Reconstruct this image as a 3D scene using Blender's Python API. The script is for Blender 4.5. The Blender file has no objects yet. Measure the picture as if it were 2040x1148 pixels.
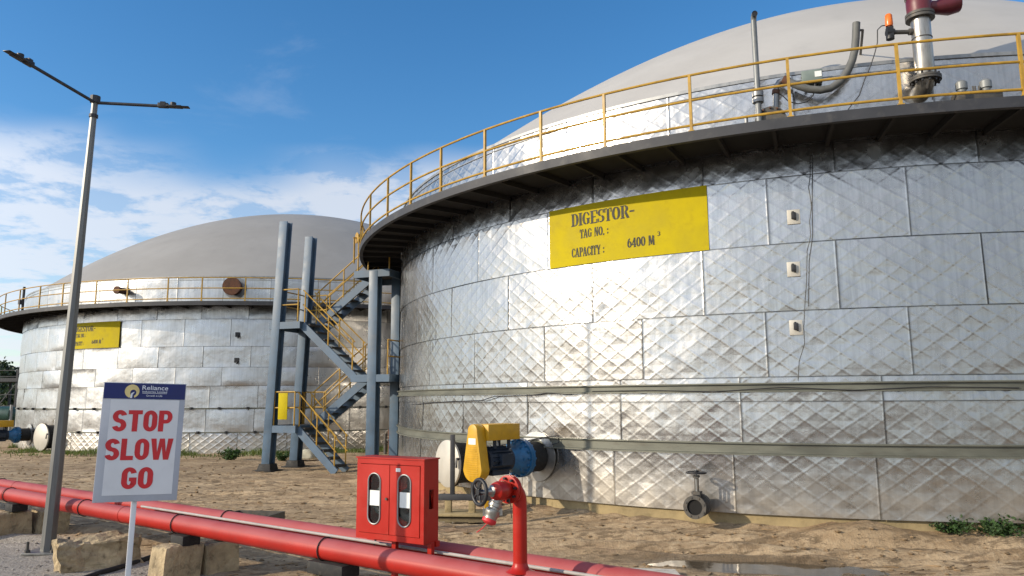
import bpy, bmesh, math, random
from mathutils import Vector, Matrix, noise
random.seed(7)
R_ = math.radians
S = bpy.context.scene
COL = S.collection
V = Vector

# ------------------------------------------------------------------ camera
CAMZ = 2.0
PITCH, ROLL, FOC = R_(8.334), R_(-0.378), 1500.0
cp, sp = math.cos(PITCH), math.sin(PITCH)
_F = V((0, cp, sp)); _U = V((0, -sp, cp)); _X = V((1, 0, 0))
cr, sr = math.cos(ROLL), math.sin(ROLL)
_X, _U = cr*_X + sr*_U, -sr*_X + cr*_U
EYE = V((0, 0, CAMZ))
cd = bpy.data.cameras.new('camera'); cam = bpy.data.objects.new('camera', cd); COL.objects.link(cam)
cd.sensor_width = 36; cd.lens = 36*FOC/2040; cd.clip_end = 3000; cd.clip_start = .05
m = Matrix((( _X.x, _U.x, -_F.x, 0), (_X.y, _U.y, -_F.y, 0), (_X.z, _U.z, -_F.z, CAMZ), (0, 0, 0, 1)))
cam.matrix_world = m
S.camera = cam

# photo measurements -> points of the place
def ray(x, y): return _F*FOC + (x-1020)*_X - (y-574)*_U
def gp(x, y, z=0.0):
    d = ray(x, y); return EYE + d*((z-CAMZ)/d.z)
def atY(x, y, Y):
    d = ray(x, y); return EYE + d*(Y/d.y)
def cyl_hit(x, y, c, R):
    d = ray(x, y); a = d.x**2+d.y**2; b = -2*(d.x*c[0]+d.y*c[1]); k = c[0]**2+c[1]**2-R*R
    t = (-b-math.sqrt(max(0, b*b-4*a*k)))/2/a; P = EYE+d*t
    return math.atan2(P.y-c[1], P.x-c[0]), P.z, P

# ------------------------------------------------------------------ mesh builder
def frame(axis, up=V((0, 0, 1))):
    z = V(axis).normalized()
    if abs(z.dot(up)) > .999: up = V((1, 0, 0))
    x = up.cross(z).normalized(); y = z.cross(x)
    return Matrix((x, y, z)).transposed()          # columns x,y,z

class MB:
    def __init__(s): s.v = []; s.f = []
    def add(s, vs, fs):
        o = len(s.v); s.v += [tuple(v) for v in vs]; s.f += [tuple(i+o for i in f) for f in fs]
    def box(s, c, d, rot=None, taper=1.0):
        c = V(c); vs = []
        for sz in (-1, 1):
            k = taper if sz > 0 else 1
            for sx, sy in ((-1, -1), (1, -1), (1, 1), (-1, 1)):
                p = V((sx*d[0]/2*k, sy*d[1]/2*k, sz*d[2]/2))
                vs.append(c + (rot @ p if rot else p))
        s.add(vs, [(3, 2, 1, 0), (4, 5, 6, 7), (0, 1, 5, 4), (1, 2, 6, 5), (2, 3, 7, 6), (3, 0, 4, 7)]); return s
    def bar(s, p, q, w, h, up=V((0, 0, 1))):
        p, q = V(p), V(q); M = frame(q-p, up)
        return s.box((p+q)/2, (w, h, (q-p).length), M)
    def cyl(s, p, q, r0, r1=None, n=16, caps=True):
        p, q = V(p), V(q); r1 = r0 if r1 is None else r1; M = frame(q-p); vs = []
        for P, r in ((p, r0), (q, r1)):
            for i in range(n):
                a = 2*math.pi*i/n; vs.append(P + M @ V((r*math.cos(a), r*math.sin(a), 0)))
        fs = [(i, (i+1) % n, n+(i+1) % n, n+i) for i in range(n)]
        if caps: fs += [tuple(range(n-1, -1, -1)), tuple(range(n, 2*n))]
        s.add(vs, fs); return s
    def tube(s, pts, r, n=10, caps=True):
        pts = [V(p) for p in pts]; m = len(pts); vs = []; prev = None
        for i, P in enumerate(pts):
            t = (pts[min(i+1, m-1)]-pts[max(i-1, 0)]).normalized()
            if prev is None: M = frame(t)
            else:
                x = prev.col[0]; x = (x - t*x.dot(t)).normalized(); y = t.cross(x)
                M = Matrix((x, y, t)).transposed()
            prev = M
            rr = r[i] if isinstance(r, (list, tuple)) else r
            for k in range(n):
                a = 2*math.pi*k/n; vs.append(P + M @ V((rr*math.cos(a), rr*math.sin(a), 0)))
        fs = [(i*n+k, i*n+(k+1) % n, (i+1)*n+(k+1) % n, (i+1)*n+k) for i in range(m-1) for k in range(n)]
        if caps: fs += [tuple(range(n-1, -1, -1)), tuple(range((m-1)*n, m*n))]
        s.add(vs, fs); return s
    def lathe(s, prof, p=(0, 0, 0), axis=(0, 0, 1), n=24, closed=False, a0=0, a1=2*math.pi):
        """profile of (r, h) turned round an axis"""
        M = frame(axis) if tuple(axis) != (0, 0, 1) else Matrix.Identity(3)
        p = V(p); full = abs(a1-a0-2*math.pi) < 1e-6; k = n if full else n+1; vs = []
        for i in range(k):
            a = a0+(a1-a0)*i/n; c, d = math.cos(a), math.sin(a)
            for r, h in prof: vs.append(p + M @ V((r*c, r*d, h)))
        L = len(prof); fs = []
        for i in range(n):
            j = (i+1) % k
            for q in range(L if closed else L-1):
                q2 = (q+1) % L; fs.append((i*L+q, j*L+q, j*L+q2, i*L+q2))
        s.add(vs, fs); return s
    def prism(s, outline, M, depth):
        """2-D outline placed by 4x4 matrix, thickened along local z"""
        n = len(outline); vs = [M @ V((x, y, 0)) for x, y in outline] + [M @ V((x, y, depth)) for x, y in outline]
        s.add(vs, [tuple(range(n-1, -1, -1)), tuple(range(n, 2*n))] + [(i, (i+1) % n, n+(i+1) % n, n+i) for i in range(n)]); return s
    def torus(s, c, axis, R, r, n=28, k=8):
        M = frame(axis); c = V(c); pts = [c + M @ V((R*math.cos(2*math.pi*i/n), R*math.sin(2*math.pi*i/n), 0)) for i in range(n)]
        vs = []
        for i in range(n):
            o = (pts[i]-c).normalized(); z = M.col[2]
            for j in range(k):
                a = 2*math.pi*j/k; vs.append(pts[i]+o*(r*math.cos(a))+z*(r*math.sin(a)))
        s.add(vs, [(i*k+j, ((i+1) % n)*k+j, ((i+1) % n)*k+(j+1) % k, i*k+(j+1) % k) for i in range(n) for j in range(k)]); return s
    def build(s, name, mat, parent=None, smooth=True, bevel=0, angle=40):
        me = bpy.data.meshes.new(name); me.from_pydata(s.v, [], s.f); me.validate()
        bm = bmesh.new(); bm.from_mesh(me); bmesh.ops.recalc_face_normals(bm, faces=bm.faces)
        if bevel:
            bmesh.ops.remove_doubles(bm, verts=bm.verts, dist=1e-5)
            es = [e for e in bm.edges if len(e.link_faces) == 2 and e.calc_face_angle(0) > R_(50)]
            bmesh.ops.bevel(bm, geom=es, offset=bevel, segments=2, affect='EDGES', profile=.5)
        if smooth:
            for f in bm.faces: f.smooth = True
            for e in bm.edges:
                if len(e.link_faces) == 2 and e.calc_face_angle(0) > R_(angle): e.smooth = False
        bm.to_mesh(me); bm.free()
        me.materials.append(mat)
        o = bpy.data.objects.new(name, me); COL.objects.link(o)
        if parent: o.parent = parent
        return o

def tag(o, label=None, cat=None, group=None, kind=None):
    if label: o['label'] = label
    if cat: o['category'] = cat
    if group: o['group'] = group
    if kind: o['kind'] = kind
    return o
def thing(name, label, cat, loc=(0, 0, 0), rz=0, group=None):
    o = bpy.data.objects.new(name, None); COL.objects.link(o); o.empty_display_size = .2
    o.location = loc; o.rotation_euler = (0, 0, rz); return tag(o, label, cat, group)
def dup(o, parent=None):
    c = o.copy(); COL.objects.link(c)
    if parent: c.parent = parent
    for ch in list(o.children): dup(ch, c)
    return c
def copy_part(o, loc=(0, 0, 0), rz=0):
    c = o.copy(); COL.objects.link(c); c.location = loc; c.rotation_euler = (0, 0, rz); return c
def rot_to(rz): return Matrix.Rotation(rz, 4, 'Z')

# ------------------------------------------------------------------ materials
class NT:
    def __init__(s, name):
        s.m = bpy.data.materials.new(name); s.m.use_nodes = True; s.t = s.m.node_tree
        s.b = s.t.nodes['Principled BSDF']
    def n(s, typ, **kw):
        nd = s.t.nodes.new(typ)
        for k, v in kw.items(): setattr(nd, k, v)
        return nd
    def link(s, a, b): s.t.links.new(a, b)
    def val(s, sock, v):
        if isinstance(v, bpy.types.NodeSocket): s.link(v, sock)
        else: sock.default_value = v
    def math(s, op, a, b=0.0, c=0.0, clamp=False):
        nd = s.n('ShaderNodeMath', operation=op, use_clamp=clamp)
        s.val(nd.inputs[0], a); s.val(nd.inputs[1], b); s.val(nd.inputs[2], c); return nd.outputs[0]
    def ramp(s, x, lo, hi, a=0.0, b=1.0):
        nd = s.n('ShaderNodeMapRange', interpolation_type='SMOOTHSTEP')
        s.val(nd.inputs[0], x); nd.inputs[1].default_value = lo; nd.inputs[2].default_value = hi
        s.val(nd.inputs[3], a); s.val(nd.inputs[4], b); return nd.outputs[0]
    def noise(s, vec, scale, detail=4, rough=.55, stretch=None, dist=0):
        if stretch:
            mp = s.n('ShaderNodeMapping'); s.link(vec, mp.inputs[0]); mp.inputs['Scale'].default_value = stretch; vec = mp.outputs[0]
        nd = s.n('ShaderNodeTexNoise'); s.link(vec, nd.inputs['Vector']); nd.inputs['Scale'].default_value = scale
        nd.inputs['Detail'].default_value = detail; nd.inputs['Roughness'].default_value = rough; nd.inputs['Distortion'].default_value = dist
        return nd.outputs['Fac']
    def mix(s, f, a, b):
        nd = s.n('ShaderNodeMix', data_type='RGBA'); s.val(nd.inputs[0], f)
        for i, c in ((6, a), (7, b)):
            if isinstance(c, bpy.types.NodeSocket): s.link(c, nd.inputs[i])
            else: nd.inputs[i].default_value = (*c[:3], 1)
        return nd.outputs[2]
    def coord(s, k='Object'): return s.n('ShaderNodeTexCoord').outputs[k]
    def pos(s): return s.n('ShaderNodeNewGeometry').outputs['Position']
    def bump(s, h, dist, strength=1.0, normal=None):
        nd = s.n('ShaderNodeBump'); s.link(h, nd.inputs['Height']); nd.inputs['Distance'].default_value = dist
        nd.inputs['Strength'].default_value = strength
        if normal: s.link(normal, nd.inputs['Normal'])
        s.link(nd.outputs[0], s.b.inputs['Normal']); return nd.outputs[0]

def weathered(name, col, rough=.5, metal=0.0, var=.25, scale=3, dirt=None, dirt_amt=.35, bump=.0, bscale=40, streak=None, spec=None):
    t = NT(name); c = t.pos()
    n1 = t.noise(c, scale, 6, .6, streak)
    dark = tuple(x*(1-var) for x in col); lite = tuple(min(1, x*(1+var*.6)) for x in col)
    base = t.mix(t.ramp(n1, .3, .7), dark, lite)
    if dirt:
        n2 = t.noise(c, scale*2.7, 8, .65, streak)
        base = t.mix(t.ramp(n2, .5, .72, 0.0, dirt_amt), base, dirt)
    t.link(base, t.b.inputs['Base Color'])
    t.link(t.ramp(n1, .2, .8, max(.05, rough-.08), min(1, rough+.12)), t.b.inputs['Roughness'])
    t.b.inputs['Metallic'].default_value = metal
    if spec is not None: t.b.inputs['Specular IOR Level'].default_value = spec
    if bump: t.bump(t.noise(c, bscale, 5), bump)
    return t.m

M = {}
M['yellow_rail'] = weathered('yellow_rail_paint', (.40, .235, .026), .45, var=.25, scale=4, dirt=(.2, .11, .04), dirt_amt=.5)
M['yellow_gear'] = weathered('yellow_gear_paint', (.52, .29, .010), .42, var=.12, scale=5, dirt=(.35, .2, .03))
M['yellow_sign'] = weathered('yellow_sign_paint', (.43, .34, .004), .65, spec=.15, var=.10, scale=2.2, dirt=(.33, .25, .01), dirt_amt=.5, bump=.004, bscale=2.5)
M['stencil'] = weathered('black_stencil_paint', (.03, .028, .02), .7, var=.4, scale=9, dirt=(.25, .2, .05), dirt_amt=.35)
M['charcoal'] = weathered('charcoal_steel_paint', (.03, .031, .036), .6, var=.3, scale=2, dirt=(.10, .095, .085), dirt_amt=.35)
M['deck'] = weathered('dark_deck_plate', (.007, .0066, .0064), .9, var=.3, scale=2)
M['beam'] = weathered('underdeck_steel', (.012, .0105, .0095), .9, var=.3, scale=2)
M['blue_steel'] = weathered('blue_grey_steel_paint', (.062, .108, .165), .5, var=.22, scale=1.6, dirt=(.10, .11, .12), dirt_amt=.45)
M['tread'] = weathered('dark_tread_grating', (.04, .04, .04), .7, var=.3, scale=6)
M['galv'] = weathered('galvanised_steel', (.27, .275, .275), .45, metal=.6, var=.2, scale=3, dirt=(.2, .19, .17), dirt_amt=.35, streak=(3, 3, .4))
M['galv_dull'] = weathered('dull_galvanised_channel', (.135, .138, .112), .5, metal=.3, var=.25, scale=1.2, dirt=(.09, .08, .06), dirt_amt=.6, streak=(1, 1, 4))
M['lamp_pole'] = weathered('galvanised_pole', (.17, .17, .162), .42, metal=.4, var=.18, scale=2.5, dirt=(.075, .07, .06), dirt_amt=.4, streak=(4, 4, .35))
M['black'] = weathered('black_plastic', (.014, .014, .016), .5, var=.3, scale=8)
M['rubber'] = weathered('black_rubber', (.012, .012, .012), .75, var=.3, scale=8, dirt=(.09, .075, .055), dirt_amt=.35)
M['red'] = weathered('red_gloss_paint', (.38, .013, .006), .36, spec=.35, var=.12, scale=2.2, dirt=(.33, .09, .06), dirt_amt=.2)
M['red_pipe'] = weathered('red_pipe_paint', (.36, .014, .008), .45, spec=.3, var=.16, scale=1.5, dirt=(.30, .085, .075), dirt_amt=.5)
M['maroon'] = weathered('maroon_valve_paint', (.11, .012, .020), .4, var=.2, scale=5)
M['blue_gear'] = weathered('blue_gear_paint', (.012, .11, .26), .4, var=.25, scale=8, dirt=(.03, .05, .08), dirt_amt=.4)
M['motor_dark'] = weathered('dark_blue_motor', (.012, .022, .04), .5, var=.3, scale=8)
M['steel_grey'] = weathered('grey_cast_steel', (.085, .08, .072), .6, metal=.3, var=.3, scale=9, dirt=(.16, .11, .06), dirt_amt=.5)
M['stainless'] = weathered('stained_stainless', (.40, .375, .335), .33, metal=.85, var=.22, scale=3, dirt=(.16, .13, .10), dirt_amt=.55, streak=(3, 3, .6))
M['rust'] = weathered('rusty_steel', (.115, .05, .028), .85, var=.4, scale=7, dirt=(.05, .028, .02), dirt_amt=.7, bump=.004)
M['concrete'] = weathered('rough_concrete', (.40, .31, .185), .92, var=.35, scale=3.5, dirt=(.12, .09, .05), dirt_amt=.85, bump=.03, bscale=16)
M['plinth'] = weathered('stained_plinth_concrete', (.31, .24, .125), .9, var=.25, scale=2, dirt=(.16, .125, .06), dirt_amt=.7, bump=.01, bscale=12)
M['white_board'] = weathered('white_board', (.66, .66, .67), .45, var=.05, scale=3, dirt=(.57, .57, .58), dirt_amt=.4)
M['board_frame'] = weathered('grey_board_edge', (.40, .42, .47), .5, var=.08, scale=4)
M['blue_print'] = weathered('navy_print', (.008, .016, .12), .45, var=.12, scale=5)
M['red_print'] = weathered('red_print', (.56, .018, .024), .5, var=.08, scale=5)
M['gold_print'] = weathered('gold_print', (.72, .57, .24), .5, var=.1, scale=12)
M['white_print'] = weathered('white_print', (.72, .74, .8), .5, var=.03, scale=5)
M['pale_cover'] = weathered('pale_aluminium_cover', (.48, .455, .40), .55, metal=.3, var=.08, scale=2, dirt=(.45, .41, .33), dirt_amt=.4)
M['orange'] = weathered('orange_lens', (.75, .16, .012), .3, var=.2, scale=9)
M['grey_hose'] = weathered('grey_corrugated_hose', (.12, .12, .11), .6, var=.2, scale=6)
M['pvc'] = weathered('grey_pipe', (.20, .21, .21), .45, metal=.2, var=.15, scale=4, dirt=(.12, .11, .09))
M['box_green'] = weathered('grey_green_box', (.16, .20, .18), .5, var=.15, scale=6)
M['paper'] = weathered('white_paper', (.72, .73, .70), .8, var=.05, scale=12)
M['bundle'] = weathered('white_sacking', (.48, .45, .34), .85, var=.2, scale=6)
M['bark'] = weathered('bark', (.10, .075, .05), .9, var=.3, scale=6)
M['green_tank'] = weathered('dark_green_tank', (.025, .07, .055), .45, var=.2, scale=2)

def dust_sheen_paint(name, col, dust_sheen, rough):
    t = NT(name); p = t.pos(); nd = t.n('ShaderNodeNewGeometry'); sx = t.n('ShaderNodeSeparateXYZ'); t.link(nd.outputs['Normal'], sx.inputs[0])
    n1 = t.noise(p, 2.2, 6, .6); n2 = t.noise(p, 11, 6, .7)
    base = t.mix(t.ramp(n1, .3, .7), tuple(x*.86 for x in col), tuple(x*1.1 for x in col))
    base = t.mix(t.ramp(n2, .60, .72, 0, .5), base, tuple(x*.55+.03 for x in col))
    top = t.math('MULTIPLY', t.ramp(sx.outputs[2], .30, .55), t.ramp(n1, .25, .65, .45, .8))  # upward faces paler: dust plus sky sheen painted into the colour
    base = t.mix(top, base, dust_sheen); t.link(base, t.b.inputs['Base Color'])
    t.link(t.math('ADD', rough, t.math('MULTIPLY', top, .3)), t.b.inputs['Roughness']); t.b.inputs['Specular IOR Level'].default_value = .35
    t.bump(n2, .002, .5); return t.m
M['red_pipe'] = dust_sheen_paint('red_pipe_dust_sheen_paint', (.34, .013, .007), (.33, .095, .10), .46)
def glass_mat():
    t = NT('cabinet_glass'); t.b.inputs['Base Color'].default_value = (.9, .95, .95, 1); t.b.inputs['Roughness'].default_value = .05
    t.b.inputs['Transmission Weight'].default_value = 1; t.b.inputs['IOR'].default_value = 1.45; return t.m
M['glass'] = glass_mat()
M['patch'] = weathered('bright_patch_sheet', (.52, .515, .50), .34, metal=.95, var=.1, scale=3, dirt=(.35, .32, .28))
M['glint'] = weathered('pale_glint_strip', (.36, .33, .31), .6, var=.15, scale=4, dirt=(.25, .18, .14))

def leaf_mat(name, col):
    t = NT(name); n1 = t.noise(t.pos(), 9, 3)
    t.link(t.mix(t.ramp(n1, .3, .7), tuple(x*.55 for x in col), tuple(x*1.5 for x in col)), t.b.inputs['Base Color'])
    t.b.inputs['Roughness'].default_value = .6
    tr = t.n('ShaderNodeBsdfTranslucent'); tr.inputs[0].default_value = (col[0]*1.6, col[1]*1.6, col[2]*.8, 1)
    mx = t.n('ShaderNodeMixShader'); mx.inputs[0].default_value = .25
    t.link(t.b.outputs[0], mx.inputs[1]); t.link(tr.outputs[0], mx.inputs[2])
    t.link(mx.outputs[0], t.t.nodes['Material Output'].inputs[0]); return t.m
M['leaf'] = leaf_mat('weed_leaves', (.035, .075, .018))
M['grass'] = leaf_mat('grass_blades', (.085, .115, .025))
M['tree_leaf'] = leaf_mat('distant_leaves', (.03, .05, .025))

def cladding_mat(name, quilt, quilt_top, rough, tint, dent, dsc, ztop):
    """aluminium sheets: UVMap = metres, Panel = (random, distance to upright seam)"""
    t = NT(name)
    uv = t.n('ShaderNodeUVMap'); uv.uv_map = 'UVMap'
    pn = t.n('ShaderNodeUVMap'); pn.uv_map = 'Panel'
    sp_ = t.n('ShaderNodeSeparateXYZ'); t.link(uv.outputs[0], sp_.inputs[0]); u, v = sp_.outputs[0], sp_.outputs[1]
    pp = t.n('ShaderNodeSeparateXYZ'); t.link(pn.outputs[0], pp.inputs[0]); rnd, ds = pp.outputs[0], pp.outputs[1]
    # each sheet gets its own offset in the noise fields
    cmb = t.n('ShaderNodeCombineXYZ'); t.link(u, cmb.inputs[0]); t.link(v, cmb.inputs[1]); t.link(t.math('MULTIPLY', rnd, 37.0), cmb.inputs[2])
    vec = cmb.outputs[0]
    wob = t.math('MULTIPLY', t.math('SUBTRACT', t.noise(vec, 2.2, 3), .5), .17)
    uu = t.math('DIVIDE', u, .352); vv = t.math('DIVIDE', v, .252)
    off = t.math('MULTIPLY', rnd, 3.0)
    a = t.math('ADD', t.math('ADD', t.math('ADD', uu, vv), off), wob)
    b = t.math('ADD', t.math('SUBTRACT', t.math('ADD', uu, off), vv), wob)
    def ridge(x, w):
        f = t.math('ABSOLUTE', t.math('SUBTRACT', t.math('FRACT', x), .5))
        return t.ramp(f, 0.0, w, 1.0, 0.0), t.math('MULTIPLY', f, 2.0)
    r1, p1 = ridge(a, .17); r2, p2 = ridge(b, .17)
    m1 = t.ramp(t.noise(vec, 1.1, 3), .38, .60, .5, 1.0)
    cmb2 = t.n('ShaderNodeCombineXYZ'); t.link(u, cmb2.inputs[0]); t.link(v, cmb2.inputs[1]); t.link(t.math('MULTIPLY_ADD', rnd, 51.0, 7.0), cmb2.inputs[2])
    m2 = t.ramp(t.noise(cmb2.outputs[0], 1.1, 3), .38, .60, .5, 1.0)
    line = t.math('ADD', t.math('MULTIPLY', r1, m1), t.math('MULTIPLY', r2, m2))
    pil = t.math('MULTIPLY', t.ramp(t.math('MINIMUM', p1, p2), 0.0, 1.0), -.95)
    zone = t.ramp(v, 5.40, 5.46, 1.0, .3)
    zone = t.math('MAXIMUM', zone, t.ramp(v, 5.86, 5.9, 0.0, 1.0))
    zone = t.math('MULTIPLY', zone, t.ramp(v, 1.8, 3.0, .62, 1.0))
    if quilt_top is not None: zone = t.ramp(v, quilt_top-.05, quilt_top, 1.0, .06)
    cc = t.n('ShaderNodeCombineXYZ'); t.link(t.math('FLOOR', t.math('ADD', a, .5)), cc.inputs[0]); t.link(t.math('FLOOR', t.math('ADD', b, .5)), cc.inputs[1])
    wn = t.n('ShaderNodeTexWhiteNoise'); t.link(cc.outputs[0], wn.inputs['Vector']); wv = t.math('SUBTRACT', wn.outputs['Value'], .5)
    pil = t.math('MULTIPLY', pil, t.math('ADD', 1.0, t.math('MULTIPLY', wv, .9)))
    q = t.math('MULTIPLY', t.math('ADD', line, pil), zone)
    d1 = t.noise(vec, dsc, 3, .5); d2 = t.noise(vec, 7, 4, .55)
    h = t.math('ADD', t.math('MULTIPLY', q, quilt), t.math('ADD', t.math('MULTIPLY', d1, dent), t.math('MULTIPLY', d2, .0032)))
    h = t.math('ADD', h, t.ramp(ds, .004, .034, .0035, 0.0))
    t.bump(h, 1.0)
    # colour: streaks run down the sheets, dirt collects at the seams
    st = t.noise(vec, 3.0, 6, .65, (5, .35, 1))
    sp2 = t.noise(vec, 1.1, 5, .6)
    base = t.mix(t.ramp(st, .35, .75), tint, tuple(x*.80 for x in tint))
    base = t.mix(t.ramp(sp2, .5, .78, 0, .25), base, (.36, .345, .315))
    base = t.mix(t.math('MULTIPLY', t.math('MULTIPLY', t.math('ADD', t.math('MULTIPLY', r1, m1), t.math('MULTIPLY', r2, m2)), .16), zone), base, (.30, .28, .255))
    base = t.mix(t.math('MULTIPLY', rnd, .16), base, (.38, .39, .41))
    sf = t.n('ShaderNodeSeparateXYZ'); pz = t.pos(); t.link(pz, sf.inputs[0])
    en = t.n('ShaderNodeUVMap'); en.uv_map = 'Edge'; es_ = t.n('ShaderNodeSeparateXYZ'); t.link(en.outputs[0], es_.inputs[0])
    seam = t.math('MAXIMUM', t.ramp(ds, .005, .019, 1.0, 0.0), t.math('MAXIMUM', t.ramp(es_.outputs[0], .0, .012, .7, 0.0), t.ramp(es_.outputs[1], .005, .022, 1.0, 0.0)))
    seam = t.math('MULTIPLY', seam, t.ramp(t.noise(vec, 2.3, 4, .6), .25, .6, .55, 1.0))
    base = t.mix(t.math('MULTIPLY', seam, .78), base, (.06, .055, .05))
    drip_shade = t.math('MULTIPLY', t.ramp(v, ztop-.62, ztop-.02, 0.0, 1.0), t.math('LESS_THAN', v, ztop+.03))  # drip stains plus the shade under the walkway, painted into the colour
    drip_shade = t.math('MULTIPLY', drip_shade, t.ramp(t.noise(vec, 3.4, 6, .7, (4.5, .22, 1)), .30, .66, .25, 1.0))
    base = t.mix(t.math('MULTIPLY', drip_shade, .32), base, (.13, .118, .105))
    splash = t.math('MULTIPLY', t.ramp(v, .25, 1.1, 1.0, 0.0), t.ramp(t.noise(vec, 2.2, 6, .65), .3, .7, .25, .95))
    base = t.mix(t.math('MULTIPLY', splash, .6), base, (.40, .345, .26))
    t.link(base, t.b.inputs['Base Color'])
    rr = t.ramp(t.noise(vec, 2.6, 5, .6), .25, .75, rough-.04, rough+.07)
    rr = t.math('ADD', rr, t.math('MULTIPLY', splash, .2))
    t.link(rr, t.b.inputs['Roughness'])
    t.link(t.math('SUBTRACT', .97, t.math('MULTIPLY', splash, .35)), t.b.inputs['Metallic'])
    return t.m
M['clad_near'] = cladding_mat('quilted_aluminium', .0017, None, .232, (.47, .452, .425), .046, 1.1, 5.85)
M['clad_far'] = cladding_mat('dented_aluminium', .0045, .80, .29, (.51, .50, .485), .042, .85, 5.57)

def membrane(name, k):
    t = NT(name); c = t.pos()
    A_ = tuple(x*k for x in (.46, .44, .405)); B_ = tuple(x*k for x in (.52, .50, .465)); C_ = tuple(x*k for x in (.38, .365, .34))
    base = t.mix(t.ramp(t.noise(c, .35, 5, .6), .3, .7), A_, B_)
    base = t.mix(t.ramp(t.noise(c, 1.3, 7, .65, (1, 1, .3)), .5, .8, 0, .35), base, C_)
    t.link(base, t.b.inputs['Base Color']); t.b.inputs['Roughness'].default_value = .62; t.b.inputs['Specular IOR Level'].default_value = .3
    t.bump(t.noise(c, .6, 3, .45), .08, .4); return t.m
M['membrane'] = membrane('roof_membrane', .83); M['membrane_far'] = membrane('darker_roof_membrane', .62)  # far roof is the same membrane in a darker tone

# ------------------------------------------------------------------ lettering
def arc(cx, cy, ro, so, ri, si, a0, a1, n=10):
    o = [(cx+ro*math.cos(R_(a0+(a1-a0)*i/n)), cy+so*math.sin(R_(a0+(a1-a0)*i/n))) for i in range(n+1)]
    i_ = [(cx+ri*math.cos(R_(a0+(a1-a0)*i/n)), cy+si*math.sin(R_(a0+(a1-a0)*i/n))) for i in range(n+1)]
    return [[o[k], o[k+1], i_[k+1], i_[k]] for k in range(n)]
def rc(x0, y0, x1, y1): return [[(x0, y0), (x1, y0), (x1, y1), (x0, y1)]]
def stem(x): return rc(x, .075, x+.2, .925)+rc(x-.1, 0, x+.3, .065)+rc(x-.1, .935, x+.3, 1)
GL = {
 'D': (stem(.12)+arc(.44, .5, .42, .5, .2, .44, -78, 78), .9), 'I': (stem(.12), .46),
 'G': (arc(.45, .5, .43, .5, .22, .44, 100, 262)+arc(.45, .5, .40, .5, .3, .42, 25, 78)+arc(.45, .5, .40, .5, .3, .42, 282, 330)+rc(.58, .07, .78, .42)+rc(.5, .43, .86, .49), .92),
 'E': (stem(.12)+rc(.44, .93, .8, 1)+rc(.73, .7, .8, .92)+rc(.44, 0, .8, .07)+rc(.73, .08, .8, .3)+rc(.36, .46, .6, .54), .86),
 'S': (arc(.38, .735, .34, .265, .15, .2, 60, 255)+arc(.38, .265, .36, .265, .16, .2, -120, 75)+rc(.62, .7, .68, .98)+rc(.06, .02, .12, .3), .78),
 'T': (rc(.3, .075, .5, .925)+rc(.2, 0, .6, .065)+rc(.02, .93, .27, 1)+rc(.53, .93, .78, 1)+rc(.02, .68, .08, .92)+rc(.72, .68, .78, .92), .84),
 'O': (arc(.45, .5, .43, .5, .21, .43, 100, 260)+arc(.45, .5, .43, .5, .21, .43, -80, 80), .93),
 'R': (stem(.12)+arc(.44, .735, .36, .265, .15, .2, -80, 80)+[[(.44, .44), (.6, .5), (.92, 0), (.7, 0)]], .94),
 'A': ([[(.02, 0), (.12, 0), (.42, .9), (.36, 1)], [(.58, .0), (.82, .0), (.5, 1), (.4, 1)]]+rc(.24, .28, .56, .35)+rc(-.02, 0, .22, .06)+rc(.5, 0, .9, .06), .92),
 'N': (rc(.12, .06, .19, .94)+rc(.02, 0, .3, .05)+[[(.12, 1), (.34, 1), (.78, 0), (.6, 0)]]+rc(.7, .1, .77, 1)+rc(.6, .95, .88, 1), .92),
 'C': (arc(.45, .5, .43, .5, .22, .44, 100, 262)+arc(.45, .5, .40, .5, .3, .42, 25, 78)+arc(.45, .5, .40, .5, .3, .42, 282, 335), .86),
 'P': (stem(.12)+arc(.44, .72, .38, .28, .16, .21, -80, 80), .86),
 'Y': ([[(.02, 1), (.26, 1), (.5, .5), (.38, .4)], [(.7, 1), (.8, 1), (.54, .42), (.48, .52)]]+rc(.34, .06, .54, .4)+rc(.22, 0, .66, .05), .86),
 'M': (rc(.1, .06, .18, .94)+rc(.02, 0, .28, .05)+[[(.1, 1), (.34, 1), (.58, .12), (.46, .05)], [(.52, .1), (.6, .12), (.82, 1), (.76, 1)]]+rc(.8, .06, 1.0, .94)+rc(.74, 0, 1.08, .05), 1.12),
 '6': (arc(.4, .33, .36, .33, .16, .26, 0, 360, 16)+arc(.62, .4, .58, .6, .38, .52, 110, 178), .82),
 '4': ([[(.02, .26), (.12, .26), (.5, .9), (.46, 1)]]+rc(.02, .22, .72, .3)+rc(.42, .06, .62, .98)+rc(.34, 0, .7, .05), .8),
 '0': (arc(.4, .5, .37, .5, .17, .43, 100, 260)+arc(.4, .5, .37, .5, .17, .43, -80, 80), .82),
 '3': (arc(.36, .735, .34, .265, .14, .2, -90, 150)+arc(.36, .27, .36, .27, .15, .2, -150, 90), .78),
 ':': (rc(.1, .1, .26, .26)+rc(.1, .5, .26, .66), .4), '.': (rc(.08, 0, .26, .18), .36), '-': (rc(.06, .42, .5, .54), .56), ' ': ([], .5)}
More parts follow.
